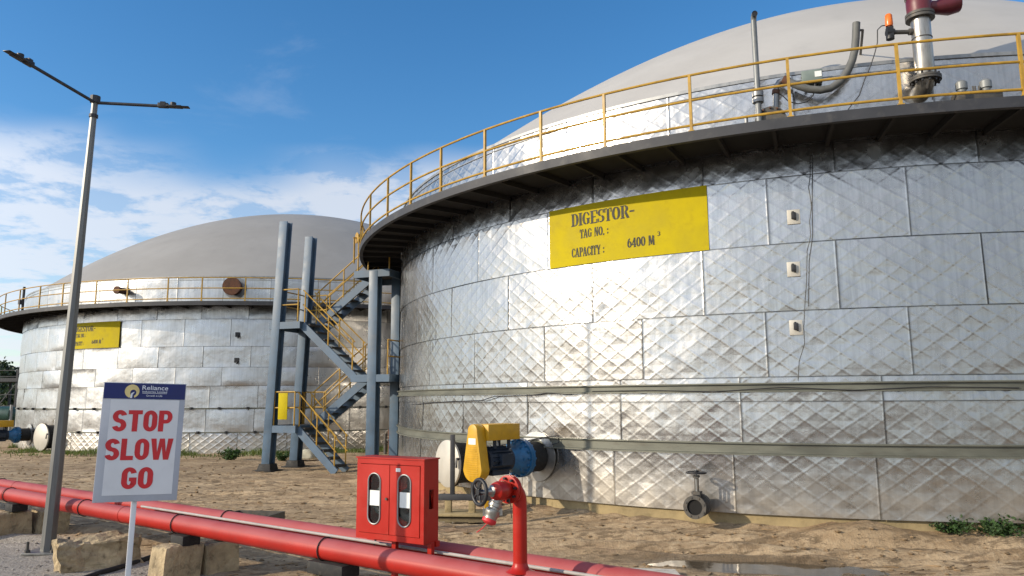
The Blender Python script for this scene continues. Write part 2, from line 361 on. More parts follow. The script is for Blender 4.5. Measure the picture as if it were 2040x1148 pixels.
def set_words(mb, text, p0, p1, h, place):
    """lay stencil letters from p0 to p1 (u,v in metres) with cap height h; place(u,v)->point"""
    tot = sum(GL[c][1] for c in text); x = 0
    for c in text:
        polys, w = GL[c]
        for pl in polys:
            pts = []
            for gx, gy in pl:
                f = (x+gx)/tot; pts.append(place(p0[0]+(p1[0]-p0[0])*f, p0[1]+(p1[1]-p0[1])*f+gy*h))
            mb.add(pts, [tuple(range(len(pts)))])
            du = h*.05; mb.add([place(p0[0]+(p1[0]-p0[0])*(x+gx)/tot+du, p0[1]+gy*h*.985+(p1[1]-p0[1])*(x+gx)/tot+.004, .0009) for gx, gy in pl], [tuple(range(len(pts)))])
        x += w
def font_mesh(body, size, bold=0.0, sx=1.0):
    cu = bpy.data.curves.new('lettering', 'FONT'); cu.body = body; cu.size = size; cu.offset = bold; cu.align_x = 'CENTER'; cu.resolution_u = 4
    o = bpy.data.objects.new('lettering', cu); COL.objects.link(o)
    dg = bpy.context.evaluated_depsgraph_get(); me = o.evaluated_get(dg).to_mesh()
    vs = [(v.co.x*sx, v.co.y) for v in me.vertices]; fs = [tuple(p.vertices) for p in me.polygons]
    o.evaluated_get(dg).to_mesh_clear(); bpy.data.objects.remove(o); bpy.data.curves.remove(cu)
    xs = [v[0] for v in vs]; ys = [v[1] for v in vs]
    return vs, fs, min(xs), max(xs), min(ys), max(ys)
def place_font(mb, body, x0, x1, y0, y1, P, bold=0.0):
    """fit a word into the rectangle x0..x1, y0..y1 of a flat face given by P(x,y)"""
    vs, fs, a, b, c, d = font_mesh(body, 1.0, bold)
    mb.add([P(x0+(x-a)/(b-a)*(x1-x0), y0+(y-c)/(d-c)*(y1-y0)) for x, y in vs], fs)

# ------------------------------------------------------------------ the two digester tanks
NC, NR, NRC = (8.545, 22.451), 11.754, 12.899
FC, FR, FRC = (-11.874, 42.576), 13.293, 14.44

def cladding(name, R, rows, pw, mat, parent, toward, step, dent, dscale, lap=.014, seed=0):
    vs, fs, uv, pn, ed = [], [], [], [], []
    rnd = random.Random(seed)
    for (z0, z1, ph) in rows:
        nz = max(2, round((z1-z0)/step)); a = ph
        while a < ph+360-.01:
            w = min(pw, ph+360-a); mid = R_(a+w/2)
            off = abs((mid-toward+math.pi) % (2*math.pi)-math.pi)
            st = step if off < R_(95) else .4
            nu = max(2, round(R_(w)*R/st)); nzz = nz if off < R_(95) else max(2, round((z1-z0)/.4))
            r0 = rnd.random(); tl = rnd.uniform(-.007, .007); tv = rnd.uniform(-.006, .006); bul = rnd.uniform(.2, 1)*dent*.8
            o = len(vs); L = R_(w)*R
            for i in range(nu+1):
                th = R_(a+w*i/nu); f = i/nu; c, s = math.cos(th), math.sin(th); dsm = min(f, 1-f)*L
                for j in range(nzz+1):
                    g = j/nzz; z = z0+(z1-z0)*g
                    e = min(1, min(f, 1-f)*L/.12)*min(1, min(g, 1-g)*(z1-z0)/.10)
                    q = noise.noise(V((th*R*dscale, z*dscale*1.35, r0*20)))+.45*noise.noise(V((th*R*dscale*2.3, z*dscale*2.6, r0*20+9)))
                    d = lap*(1-g)+tl*(f-.5)*2+tv*(g-.5)*2 + e*(q*dent+bul*(1-(2*f-1)**2)*(1-(2*g-1)**2)*.6)
                    r = R+d; vs.append((r*c, r*s, z)); uv.append((th*R, z)); pn.append((r0, dsm)); ed.append((g*(z1-z0), (1-g)*(z1-z0)))
            for i in range(nu):
                for j in range(nzz):
                    p = o+i*(nzz+1)+j; fs.append((p, p+nzz+1, p+nzz+2, p+1))
            a += w
    me = bpy.data.meshes.new(name); me.from_pydata(vs, [], fs)
    for nm, src in (('UVMap', uv), ('Panel', pn), ('Edge', ed)):
        l = me.uv_layers.new(name=nm); idx = [0]*len(me.loops); me.loops.foreach_get('vertex_index', idx)
        flat = [0.0]*(2*len(idx))
        for k, i in enumerate(idx): flat[2*k], flat[2*k+1] = src[i]
        l.data.foreach_set('uv', flat)
    me.polygons.foreach_set('use_smooth', [True]*len(me.polygons)); me.materials.append(mat)
    o = bpy.data.objects.new(name, me); COL.objects.link(o); o.parent = parent; return o

def ring_rect(mb, r0, r1, z0, z1, n=180): mb.lathe([(r0, z0), (r1, z0), (r1, z1), (r0, z1)], n=n, closed=True)

def tank(label, c, R, Rc, dz, rows, pw, cmat, dome_h, dome_b, apex, toward, step, dent, dscale, posts, seed, bands):
    t = thing('digester_tank', label, 'storage tank', (c[0], c[1], 0))
    deck0 = 5.833+dz; ztop = 7.091+dz
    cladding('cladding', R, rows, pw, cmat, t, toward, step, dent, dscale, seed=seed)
    b = MB(); ring_rect(b, R-.5, R-.045, -.4, rows[0][0]+.03); b.build('plinth', M['plinth'], t)
    b = MB(); ring_rect(b, R-.12, R+.02, ztop-.02, ztop+.035); b.lathe([(R+.012, ztop-.13), (R+.02, ztop-.13), (R+.02, ztop-.115), (R+.012, ztop-.115)], n=180, closed=True)
    b.build('parapet_trim', M['galv'], t)
    # inflated roof
    b = MB(); Rd = R-.14; prof = []
    for i in range(61):
        q = 1-i/60
        prof.append((Rd*q, ztop-.02+dome_h*(1-q*q)**dome_b))
    b.lathe(prof, n=160); b.v = [(x+apex[0]*k_, y+apex[1]*k_, z) for (x, y, z) in b.v for k_ in (1-(x*x+y*y)/Rd**2,)]; b.build('membrane_roof', M['membrane'] if dz == 0 else M['membrane_far'], t)
    # walkway
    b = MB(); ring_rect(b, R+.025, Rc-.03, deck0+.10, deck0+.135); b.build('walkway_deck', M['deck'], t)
    b = MB(); b.lathe([(Rc-.09, deck0), (Rc, deck0), (Rc, deck0+.155), (Rc-.03, deck0+.155), (Rc-.03, deck0+.012), (Rc-.09, deck0+.012)], n=180, closed=True)
    b.build('fascia', M['charcoal'], t)
    first = None; n = 100
    for i in range(n):
        a = 2*math.pi*i/n
        if first is None:
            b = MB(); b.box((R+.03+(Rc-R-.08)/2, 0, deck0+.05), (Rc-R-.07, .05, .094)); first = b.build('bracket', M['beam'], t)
            first.rotation_euler.z = a
        else: copy_part(first, rz=a)
    for nm, h in (('handrail', 1.05), ('mid_rail', .645), ('knee_rail', .25)):
        b = MB(); k = 8; b.lathe([(Rc-.025+.021*math.cos(2*math.pi*i/k), deck0+h+.021*math.sin(2*math.pi*i/k)) for i in range(k)], n=220, closed=True); b.build(nm, M['yellow_rail'], t)
    first = None
    for a in posts:
        if first is None:
            b = MB(); b.box((Rc-.025, 0, deck0+.6), (.042, .042, .9)); b.box((Rc-.045, 0, deck0+.162), (.09, .09, .012)); first = b.build('railing_post', M['yellow_rail'], t, smooth=False); first.rotation_euler.z = R_(a)
        else: copy_part(first, rz=R_(a))
    for z0, z1, d in bands:
        b = MB(); b.lathe([(R-.03, z0), (R+d, z0), (R+d, z0+.022), (R+d*.45, z0+.03), (R+d*.45, z1-.03), (R+d, z1-.022), (R+d, z1), (R-.03, z1)], n=200, closed=True); b.build('stiffener_band', M['galv_dull'], t)
    return t

near_rows = [(.243, 1.20, -106.2), (1.20, 1.93, -115.2), (1.93, 2.30, -115.2), (2.30, 3.304, -113.1), (3.304, 4.359, -117.6), (4.359, 5.426, -112.5), (5.426, 5.92, -117.3), (5.90, 7.091, -119.9)]
meas = [-158, -151.3, -145.7, -140.4, -134.5, -128.6, -123.1, -116.8, -110.5, -104.1, -97.2]
near_posts = meas + [-97.2+6.3*i for i in range(1, 48) if -97.2+6.3*i < 360-158-4]
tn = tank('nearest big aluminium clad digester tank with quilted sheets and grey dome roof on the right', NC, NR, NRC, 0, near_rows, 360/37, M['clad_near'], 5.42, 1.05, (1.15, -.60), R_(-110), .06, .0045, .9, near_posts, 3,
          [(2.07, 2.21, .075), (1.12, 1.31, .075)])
fdz = -.276
fz = lambda z: z*.999+fdz
far_rows = [(-.03, .78, -100), (.78, 1.68, -105.3), (1.68, 2.55, -97), (2.55, fz(3.55), -103), (fz(3.55), fz(4.359), -98.4), (fz(4.359), fz(5.426), -94.0), (fz(5.426), fz(5.92), -99), (fz(5.90), fz(7.091), -95.6)]
fp0 = [-133.5, -126.5, -119.8, -113.9, -106.9, -101.2, -94.6, -89.4, -83, -77]
far_posts = fp0 + [-77+6.4*i for i in range(1, 48) if -77+6.4*i < 360-133.5-4]
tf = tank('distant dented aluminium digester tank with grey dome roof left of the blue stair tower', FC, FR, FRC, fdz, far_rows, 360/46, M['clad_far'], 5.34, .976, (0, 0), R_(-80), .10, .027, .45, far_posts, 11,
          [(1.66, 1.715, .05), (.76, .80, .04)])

# ---- yellow painted name panels with stencilled lettering
def name_panel(parent, c, R, a0, a1, z0, z1, off=.022):
    b = MB(); n = 40; r = R+off
    vs = []; fs = []
    for i in range(n+1):
        a = a0+(a1-a0)*i/n
        for z in (z0, z1):
            for rr in (r, r+.004): vs.append((rr*math.cos(a), rr*math.sin(a), z))
    for i in range(n):
        p = 4*i; q = p+4
        fs += [(p+1, q+1, q+3, p+3), (p, p+2, q+2, q), (p, q, q+1, p+1), (p+2, p+3, q+3, q+2)]
    fs += [(0, 1, 3, 2), (4*n, 4*n+2, 4*n+3, 4*n+1)]
    b.add(vs, fs); o = b.build('name_panel', M['yellow_sign'], parent)
    L = (a1-a0)*R; H = z1-z0
    def place(u, v, lift=0.0):
        a = a0+u/R; rr = r+.0075+lift; return V((rr*math.cos(a), rr*math.sin(a), z0+v))
    w = MB()
    for txt, u0, u1, v, h in (('DIGESTOR-', .165, .585, .655, .215), ('TAG NO. :', .225, .42, .435, .15), ('CAPACITY :', .165, .39, .13, .155), ('6400 M', .535, .70, .17, .155), ('3', .715, .735, .30, .07)):
        set_words(w, txt, (u0*L, v*H), (u1*L, v*H), h*H, place)
    w.build('lettering', M['stencil'], o, smooth=False)
    return o
aL, _, _ = cyl_hit(1095, 470, NC, NR+.02); aR, _, _ = cyl_hit(1410, 430, NC, NR+.02)
name_panel(tn, NC, NR, aL, aR, 4.352, 5.432)
fR_, _, _ = cyl_hit(240, 665, FC, FR+.02)
name_panel(tf, FC, FR, fR_-(aR-aL)*NR/FR, fR_, fz(4.37), fz(5.42), .065)

# ---- small plates with sensors, cable runs on the near tank
def on_near(x, y, s=0.0):
    a, z, P = cyl_hit(x, y, NC, NR+s); return a, z, P
for i, (x, y) in enumerate(((1581, 433), (1581, 537), (1586, 653))):
    a, z, _ = on_near(x, y); mtx = rot_to(a)
    b = MB(); b.box((NR+.024, 0, z), (.012, .19, .23)); o = b.build('inspection_plate', M['pale_cover'], tn, bevel=.004); o.rotation_euler.z = a
    b = MB(); b.box((NR+.05, .0, z+.015), (.04, .07, .10)); b.cyl((NR+.03, .02, z-.03), (NR+.06, .02, z-.05), .014); b.cyl((NR+.045, -.01, z+.05), (NR+.045, -.01, z+.085), .018)
    b.build('sensor', M['black'], o, bevel=.004)
pts = [V(on_near(x, y, .03)[2])-V((NC[0], NC[1], 0)) for x, y in ((1614, 305), (1614, 350), (1611, 372), (1617, 410), (1613, 440), (1615, 470), (1608, 500), (1607, 560), (1604, 600), (1601, 650), (1603, 685), (1592, 720), (1590, 758))]
b = MB(); b.tube(pts, .0055, 6); b.build('cable', M['black'], tn)
pts = [V(on_near(x, y, .03)[2])-V((NC[0], NC[1], 0)) for x, y in ((1619, 305), (1618, 400), (1619, 470), (1612, 520), (1611, 610))]
b = MB(); b.tube(pts, .007, 6); b.build('cable', M['charcoal'], tn)
# loose cables lying in the bands
for seq, y0 in ((((990, 888), (1040, 880), (1080, 872), (1112, 868), (1113, 882), (1100, 886)), 0), (((820, 806), (900, 800), (960, 798), (985, 790), (1060, 788), (1090, 783), (1140, 787)), 0), (((1180, 780), (1300, 778), (1420, 781), (1560, 772), (1700, 778), (1850, 771), (2030, 773)), 0)):
    pts = [V(on_near(x, y, .085)[2])-V((NC[0], NC[1], 0)) for x, y in seq]
    b = MB(); b.tube(pts, .009, 6); b.build('cable', M['black'], tn)

# ---- manholes: cover, neck and hinge davit are parts of their tank
def manhole(parent, R, a, z, r, ln):
    d = V((math.cos(a), math.sin(a), 0)); T = d*R+V((0, 0, z))
    b = MB(); b.cyl(T-d*.15, T+d*ln, r*.86, n=36); neck = b.build('manhole_neck', M['rubber'], parent)
    b = MB(); b.lathe([(.0, .05), (r*.97, .05), (r, .04), (r, 0), (0, 0)], T+d*(ln+.01), d, 40); cov = b.build('manhole_cover', M['pale_cover'], parent)
    b = MB(); b.lathe([(r*.8, -.05), (r*1.0, -.05), (r*1.0, -.005), (r*.8, -.005)], T+d*ln, d, 40, closed=True)
    for i in range(16):
        q = frame(d) @ V((r*.93*math.cos(i*math.pi/8), r*.93*math.sin(i*math.pi/8), 0)); b.cyl(T+d*(ln-.1)+q, T+d*(ln+.0)+q, .02, n=6)
    b.build('bolt_ring', M['rubber'], neck)
    t_ = V((-d.y, d.x, 0))
    b = MB(); b.tube([T+d*.12+t_*r*.75+V((0, 0, r*.2)), T+d*(ln+.1)+t_*r*.95+V((0, 0, r*.25)), T+d*(ln+.12)+t_*r*.95+V((0, 0, -.05))], .028, 8); b.build('davit_arm', M['black'], parent)
a, z, _ = on_near(929, 926); manhole(tn, NR, a, .97-.24+.0, .46, .40)
a, z, _ = cyl_hit(106, 880, FC, FR); manhole(tf, FR, a, .58, .54, .45)

# ---- far tank: pipe stubs above the walkway, lugs along the bands
for (x, y, r, ln, mt) in ((469, 574, .29, .45, 'rust'), (250, 581, .125, .4, 'rust')):
    a, z, _ = cyl_hit(x, y, FC, FR); d = V((math.cos(a), math.sin(a), 0)); T = d*FR+V((0, 0, z))
    b = MB(); b.cyl(T-d*.1, T+d*ln, r, n=28); b.lathe([(r*.5, 0), (r*1.22, 0), (r*1.22, .05), (r*.5, .05)], T+d*ln, d, 28, closed=True)
    b.cyl(T+d*(ln+.05), T+d*(ln+.08), r*1.2, n=28); st = b.build('pipe_stub', M[mt], tf)
    b = MB(); b.lathe([(r, 0), (r*1.5, 0), (r*1.5, .03), (r, .03)], T+d*.02, d, 28, closed=True); b.build('collar', M['galv'], st)
first = None
for k, zz in enumerate((1.69, .78)):
    for i in range(22):
        a = R_(-138+4.6*i+k*1.3)
        if first is None:
            b = MB(); b.box((FR+.07, 0, 0), (.10, .07, .10)); b.cyl((FR+.05, .02, 0), (FR+.15, .02, 0), .022); first = b.build('lug', M['black'], tf); first.location = (0, 0, zz); first.rotation_euler.z = a
        else: copy_part(first, (0, 0, zz), a)
for i, (x, y) in enumerate(((474, 667), (472, 718))):
    a, z, _ = cyl_hit(x, y, FC, FR)
    b = MB(); b.box((FR+.05, 0, z), (.08, .16, .18)); b.cyl((FR+.08, .05, z-.05), (FR+.16, .05, z-.14), .03); o = b.build('sensor', M['black'], tf); o.rotation_euler.z = a
# tall rail-side post on the far walkway
a, z, P = cyl_hit(47, 590, FC, FRC-.1)
b = MB(); b.cyl((FRC-.1, 0, fz(5.98)), (FRC-.1, 0, fz(7.0)), .05, n=10); b.box((FRC-.02, 0, fz(6.35)), (.16, .16, .18)); o = b.build('cable_post', M['charcoal'], tf); o.rotation_euler.z = a

# ------------------------------------------------------------------ agitators (belt driven, bolted to a nozzle)
def agitator(label, c, R, a, z):
    t = thing('tank_agitator', label, 'agitator', (c[0]+R*math.cos(a), c[1]+R*math.sin(a), 0), a)   # local x points away from the tank
    X = V((1, 0, 0)); T = V((0, 0, z))
    b = MB(); b.lathe([(0, .0), (.44, .0), (.44, .012), (.30, .02)], T+X*.0, X, 40); b.build('collar_sheet', M['patch'], t)
    b = MB(); b.cyl(T-X*.1, T+X*.40, .265, n=32); b.build('nozzle', M['rubber'], t)
    b = MB(); b.lathe([(.2, .0), (.335, .0), (.335, .05), (.2, .05)], T+X*.40, X, 36, closed=True); b.lathe([(.2, .0), (.335, .0), (.335, .05), (.2, .05)], T+X*.455, X, 36, closed=True)
    b.lathe([(.30, .05), (.27, .13), (.20, .24), (.19, .34), (0, .34)], T+X*.455, X, 32)
    fl = b.build('flange', M['blue_gear'], t)
    b = MB()
    for i in range(16):
        q = V((0, .305*math.cos(i*math.pi/8), .305*math.sin(i*math.pi/8))); b.cyl(T+X*.36+q, T+X*.56+q, .02, n=6)
        if i % 2 == 0: b.box(T+X*.56+q*.8, (.14, .03, .05))
    b.build('bolt_ring', M['blue_gear'], fl)
    b = MB(); b.cyl(T+X*.78, T+X*1.36, .20, n=28); b.box(T+X*1.08+V((0, 0, -.2)), (.4, .3, .08))
    for i in range(18):
        q = V((0, math.cos(i*math.pi/9), math.sin(i*math.pi/9))); b.bar(T+X*.84+q*.215, T+X*1.3+q*.215, .012, .04, q)
    b.box(T+V((1.05, .23, .02)), (.26, .1, .18)); b.build('motor', M['motor_dark'], t)
    # teardrop belt guard
    zb, rb, zt, rt = z-.10, .225, z+.50, .115
    out = []
    for i in range(25):
        g = R_(180+8+(164)*i/24); out.append((rb*math.cos(g), zb+rb*math.sin(g)))
    for i in range(13):
        g = R_(-8+196*i/12); out.append((rt*math.cos(g), zt+rt*math.sin(g)))
    mtx = Matrix.Translation((1.42, 0, 0)) @ Matrix(((0, 0, 1, 0), (1, 0, 0, 0), (0, 1, 0, 0), (0, 0, 0, 1)))
    b = MB(); b.prism(out, mtx, .19); g_ = b.build('belt_guard', M['yellow_gear'], t, bevel=.012)
    b = MB()
    for k in range(14):
        zz = zb-.12+k*.036; hw = .17 if zz < z+.15 else .12; b.box((1.613, 0, zz), (.008, hw*2*.8, .012))
    b.build('louvre', M['yellow_gear'], g_)
    b = MB(); b.box((1.613, -.0, z+.335), (.004, .17, .10)); b.build('notice_plate', M['paper'], g_)
    b = MB(); b.box((1.03, 0, z+.475), (.77, .38, .27)); b.build('top_cover', M['yellow_gear'], t, bevel=.012)
    b = MB()
    for x in (.86, 1.2): b.box((x, .12, z+.29), (.05, .04, .18)); b.box((x, -.12, z+.29), (.05, .04, .18))
    b.build('cover_leg', M['motor_dark'], t)
    return t
aN, zN, _ = on_near(1072, 921)
agitator('yellow and blue agitator on the near tank behind the red hydrant riser', NC, NR+.03, aN, .96)
aF, zF, _ = cyl_hit(58, 878, FC, FR)
agitator('yellow and blue agitator on the distant tank at the left picture edge', FC, FR+.03, aF, .62)

# dark steel stand under the agitator, left of the hydrant
P0 = gp(918, 1026)
t = thing('steel_stand', 'dark low steel stand on the mud below the yellow belt guard', 'stand', P0, R_(-8))
b = MB(); b.box((.10, 0, .30), (.98, .12, .10)); b.build('crossbar', M['charcoal'], t, bevel=.006)
for x in (-.22, .20):
    b = MB(); b.box((x, 0, .125), (.11, .10, .25)); b.box((x, 0, .01), (.2, .18, .02)); b.build('foot', M['plinth'], t, bevel=.006)
for x, h in ((-.15, 1.02), (.22, .62), (.33, .62)):
    b = MB(); b.box((x, .0, .35+h/2), (.075, .075, h)); b.build('upright', M['charcoal'], t, bevel=.006)
b = MB(); b.box((0, .1, .02), (1.3, .6, .05)); b.build('concrete_pad', M['plinth'], t, bevel=.01)
# yellow foot piece half hidden behind the hydrant
P0 = gp(972, 1016); b = MB(); b.box((0, 0, .11), (.13, .1, .22), taper=.75); b.box((0, 0, .0), (.2, .16, .02))
o = b.build('yellow_bollard', M['yellow_gear'], None, bevel=.01); o.location = P0; tag(o, 'short yellow steel foot behind the hydrant hand wheel', 'bollard')

# ------------------------------------------------------------------ drain valve at the foot of the near tank
aV, zV, PV = on_near(1402, 1008)
t = thing('drain_valve', 'grey drain gate valve with open flange and tee handle low on near tank', 'valve', (NC[0]+NR*math.cos(aV), NC[1]+NR*math.sin(aV), -.02), aV)
t.scale = (1.15, 1.15, 1.15)
X = V((1, 0, 0)); T = V((0, 0, .335))
b = MB(); b.cyl(T-X*.1, T+X*.20, .085, n=20); b.build('nozzle', M['galv'], t)
b = MB(); b.lathe([(.04, 0), (.15, 0), (.15, .03), (.04, .03)], T+X*.17, X, 28, closed=True); b.lathe([(.15, 0), (.15, .03), (.08, .035), (.075, .12), (.085, .13)], T+X*.205, X, 28)
b.cyl(T+X*.22, T+X*.42, .095, n=20); b.build('body', M['steel_grey'], t)
b = MB(); b.lathe([(.10, 0), (.15, 0), (.15, .035), (.10, .035)], T+X*.43, X, 28, closed=True); b.lathe([(.10, -.2), (.10, .03)], T+X*.43, X, 28); b.cyl(T+X*.235, T+X*.24, .1, n=24)
fl = b.build('flange', M['steel_grey'], t)
b = MB(); b.cyl(T+X*.36, T+X*.438, .0985, n=24); b.build('bore_shade', M['deck'], fl)  # black disc stands in for the shade inside the open pipe
b = MB()
for i in range(8):
    q = V((0, .125*math.cos(i*math.pi/4+.3), .125*math.sin(i*math.pi/4+.3))); b.cyl(T+X*.455+q, T+X*.475+q, .014, n=6)
b.build('bolt', M['steel_grey'], fl)
B = T+X*.32
b = MB(); b.cyl(B, B+V((0, 0, .17)), .06, .05, n=14); b.box(B+V((0, 0, .17)), (.14, .11, .04)); b.cyl(B+V((.03, .025, .17)), B+V((.03, .025, .38)), .014, n=8); b.cyl(B+V((-.03, -.025, .17)), B+V((-.03, -.025, .38)), .014, n=8); b.box(B+V((0, 0, .38)), (.1, .07, .03)); b.build('bonnet', M['steel_grey'], t)
b = MB(); b.cyl(B+V((0, 0, .15)), B+V((0, 0, .47)), .016, n=10); b.build('stem', M['galv'], t)
b = MB(); b.torus(B+V((0, 0, .43)), (0, 0, 1), .125, .013, 24, 8); b.bar(B+V((-.125, 0, .43)), B+V((.125, 0, .43)), .02, .02); b.bar(B+V((0, -.125, .43)), B+V((0, .125, .43)), .02, .02); b.cyl(B+V((0, 0, .41)), B+V((0, 0, .46)), .03, n=10); b.build('hand_wheel', M['black'], t)

# ------------------------------------------------------------------ gear on the near walkway
def nearpt(a, s, z): return V((NC[0]+(NR+s)*math.cos(a), NC[1]+(NR+s)*math.sin(a), z))
# exhaust stack with maroon valve
aS, zS, _ = on_near(1843, 150, .30); P0 = nearpt(aS, .30, 0); yS = P0.y
zat = lambda y, Y=yS: atY(1843, y, Y).z
t = thing('relief_stack', 'stained steel pressure relief stack with maroon valve above the near walkway', 'exhaust stack', (P0.x, P0.y, 0), aS)
b = MB(); b.tube([(-.42, 0, zat(172)-.02), (-.2, 0, zat(172)), (-.06, 0, zat(165)), (0, 0, zat(150)), (0, 0, zat(36))], .135, 24); b.build('pipe', M['stainless'], t)
b = MB(); z0 = zat(163); b.lathe([(.13, 0), (.215, 0), (.215, .03), (.13, .03)], (0, 0, z0), (0, 0, 1), 28, closed=True); b.lathe([(.13, 0), (.215, 0), (.215, .03), (.13, .03)], (0, 0, z0+.035), (0, 0, 1), 28, closed=True)
fl = b.build('base_flange', M['steel_grey'], t); b = MB()
for i in range(12):
    q = V((.18*math.cos(i*math.pi/6), .18*math.sin(i*math.pi/6), 0)); b.cyl(q+V((0, 0, z0-.04)), q+V((0, 0, z0+.11)), .017, n=6)
b.build('bolt', M['black'], fl)
b = MB(); z1 = zat(78); b.torus((0, 0, z1), (0, 0, 1), .135, .01); b.build('weld_bead', M['steel_grey'], t)
b = MB(); z1 = zat(40); b.lathe([(.12, 0), (.20, 0), (.20, .04), (.12, .04)], (0, 0, z1), (0, 0, 1), 28, closed=True); b.lathe([(.12, 0), (.20, 0), (.20, .04), (.12, .04)], (0, 0, z1+.05), (0, 0, 1), 28, closed=True)
b.build('top_flange', M['steel_grey'], t)
b = MB(); z2 = z1+.09; b.lathe([(.0, 0), (.17, 0), (.175, .12), (.175, .22), (.16, .25), (0, .25)], (0, 0, z2), (0, 0, 1), 28)
# valve lever housing reaches out to the right
e = (rot_to(-aS) @ V((1, -.05, 0))).normalized()
b.tube([V((0, 0, z2+.10))+e*.05, V((0, 0, z2+.10))+e*.25, V((0, 0, z2+.13))+e*.42, V((0, 0, z2+.17))+e*.55, V((0, 0, z2+.18))+e*.60], [.10, .10, .15, .15, .08], 18)
b.build('maroon_valve', M['maroon'], t)
b = MB(); b.lathe([(.12, 0), (.19, 0), (.19, .05), (.14, .06), (.14, 1.0), (0, 1.0)], (0, 0, z2+.26), (0, 0, 1), 28); b.build('upper_pipe', M['stainless'], t)
# beacon on a side arm of the stack
lf = -e; zb = zat(63)
t2 = thing('warning_beacon', 'small orange beacon on a side arm of the relief stack', 'beacon', (P0.x, P0.y, 0), aS)
b = MB(); b.cyl(V((0, 0, zb))+lf*.13, V((0, 0, zb))+lf*.42, .032, n=12); b.cyl(V((0, 0, zb))+lf*.14, V((0, 0, zb))+lf*.18, .05, n=12); b.build('arm', M['steel_grey'], t2)
b = MB(); q = V((0, 0, zb))+lf*.46; b.box(q, (.09, .09, .16)); b.cyl(q-lf*.06, q+lf*.05, .055, n=12); b.cyl(q+V((0, 0, -.11)), q+V((0, 0, -.06)), .06, n=12); b.build('bracket', M['black'], t2)
b = MB(); b.cyl(q+V((0, 0, .07)), q+V((0, 0, .10)), .03, n=12); b.lathe([(.05, 0), (.055, .03), (.05, .17), (.035, .19), (0, .195)], q+V((0, 0, .10)), (0, 0, 1), 16); b.build('lens', M['orange'], t2)
# vent pipe with hooded end
aP, zP, _ = on_near(1511, 215, .45); P0 = nearpt(aP, .45, 0); Y0 = P0.y
zq = lambda y: atY(1511, y, Y0).z
t = thing('vent_pipe', 'tall thin grey vent pipe with curved open top standing on near walkway', 'vent pipe', (P0.x, P0.y, 0), aP)
hv = (rot_to(-aP) @ V((-.1, -1, 0))).normalized()
ztp = zq(42)
b = MB(); b.tube([(0, 0, 6.0), (0, 0, zq(150)), (0, 0, ztp), V((0, 0, ztp+.05))+hv*.02, V((0, 0, ztp+.075))+hv*.07, V((0, 0, ztp+.07))+hv*.11], .045, 14, caps=False); b.build('pipe', M['pvc'], t)
b = MB(); b.cyl(V((0, 0, ztp+.072))+hv*.06, V((0, 0, ztp+.07))+hv*.105, .0445, n=14); b.build('open_end_shade', M['black'], t)  # black plug stands in for the shade inside the pipe mouth
b = MB(); b.cyl((0, 0, zq(205)), (0, 0, zq(196)), .085, n=16); b.cyl((0, 0, zq(193)), (0, 0, zq(184)), .085, n=16); b.build('flange', M['galv'], t)
# nozzle box, pipe elbow and hose
aB, zB, PB = on_near(1535, 215, .22)
t = thing('nozzle_chest', 'rusty flanged nozzle chest at the foot of the tall vent pipe', 'pipe fitting', (*nearpt(aB, .22, 0).xy, 0), aB)
b = MB(); b.cyl((-.4, 0, 6.22), (.12, 0, 6.22), .19, n=20); b.lathe([(.1, 0), (.24, 0), (.24, .04), (.1, .04)], (.12, 0, 6.22), (1, 0, 0), 24, closed=True); b.cyl((.16, 0, 6.22), (.20, 0, 6.22), .235, n=24); b.box((.0, .28, 6.12), (.3, .3, .2)); b.build('chest', M['steel_grey'], t)
b = MB()
for i in range(12):
    q = V((0, .205*math.cos(i*math.pi/6), .205*math.sin(i*math.pi/6))); b.cyl(V((.08, 0, 6.22))+q, V((.24, 0, 6.22))+q, .014, n=6)
b.build('bolt', M['rust'], t)
a1, _, _ = on_near(1546, 200, .2); YH = nearpt(a1, .2, 0).y
pz = lambda x, y: atY(x, y, YH)
t = thing('gas_hose', 'grey hose sagging from a pipe elbow up to the near dome roof', 'hose', nearpt(a1, .2, 6.1))
o_ = V(t.location)
b = MB(); b.tube([pz(1546, 222)-o_, pz(1546, 190)-o_, pz(1547, 172)-o_, pz(1552, 164)-o_, pz(1562, 160)-o_], .045, 14); b.build('elbow', M['galv'], t)
b = MB(); b.cyl(pz(1545, 188)-o_, pz(1546, 180)-o_, .06, n=12); b.build('clamp', M['rust'], t)
seq = [(1566, 161, 0), (1576, 165, 0), (1592, 172, .0), (1612, 178, .02), (1634, 180, .05), (1655, 176, .1), (1674, 163, .15), (1688, 143, .2), (1698, 120, .25), (1703, 100, .3), (1705, 76, .33), (1706, 46, .35)]
hp = [nearpt(h_[0], s_h, h_[1])-o_ for x, y, d in seq for s_h in (.24-d*.35,) for h_ in (on_near(x, y, s_h),)]
b = MB(); b.cyl(hp[0]-(hp[1]-hp[0])*.6, hp[0]+(hp[1]-hp[0])*.5, .068, n=14); b.build('clamp', M['rust'], t)
b = MB(); b.tube(hp, .058, 16); b.build('hose_body', M['grey_hose'], t)
rd_ = V((-math.cos(a1), -math.sin(a1), 0)); b = MB(); b.tube([hp[-1]+V((0, 0, -.12)), hp[-1]+V((.09, 0, -.12)), hp[-1]+V((.12, 0, -.15))+rd_*1.6], .02, 8); b.build('roof_tie', M['steel_grey'], t)
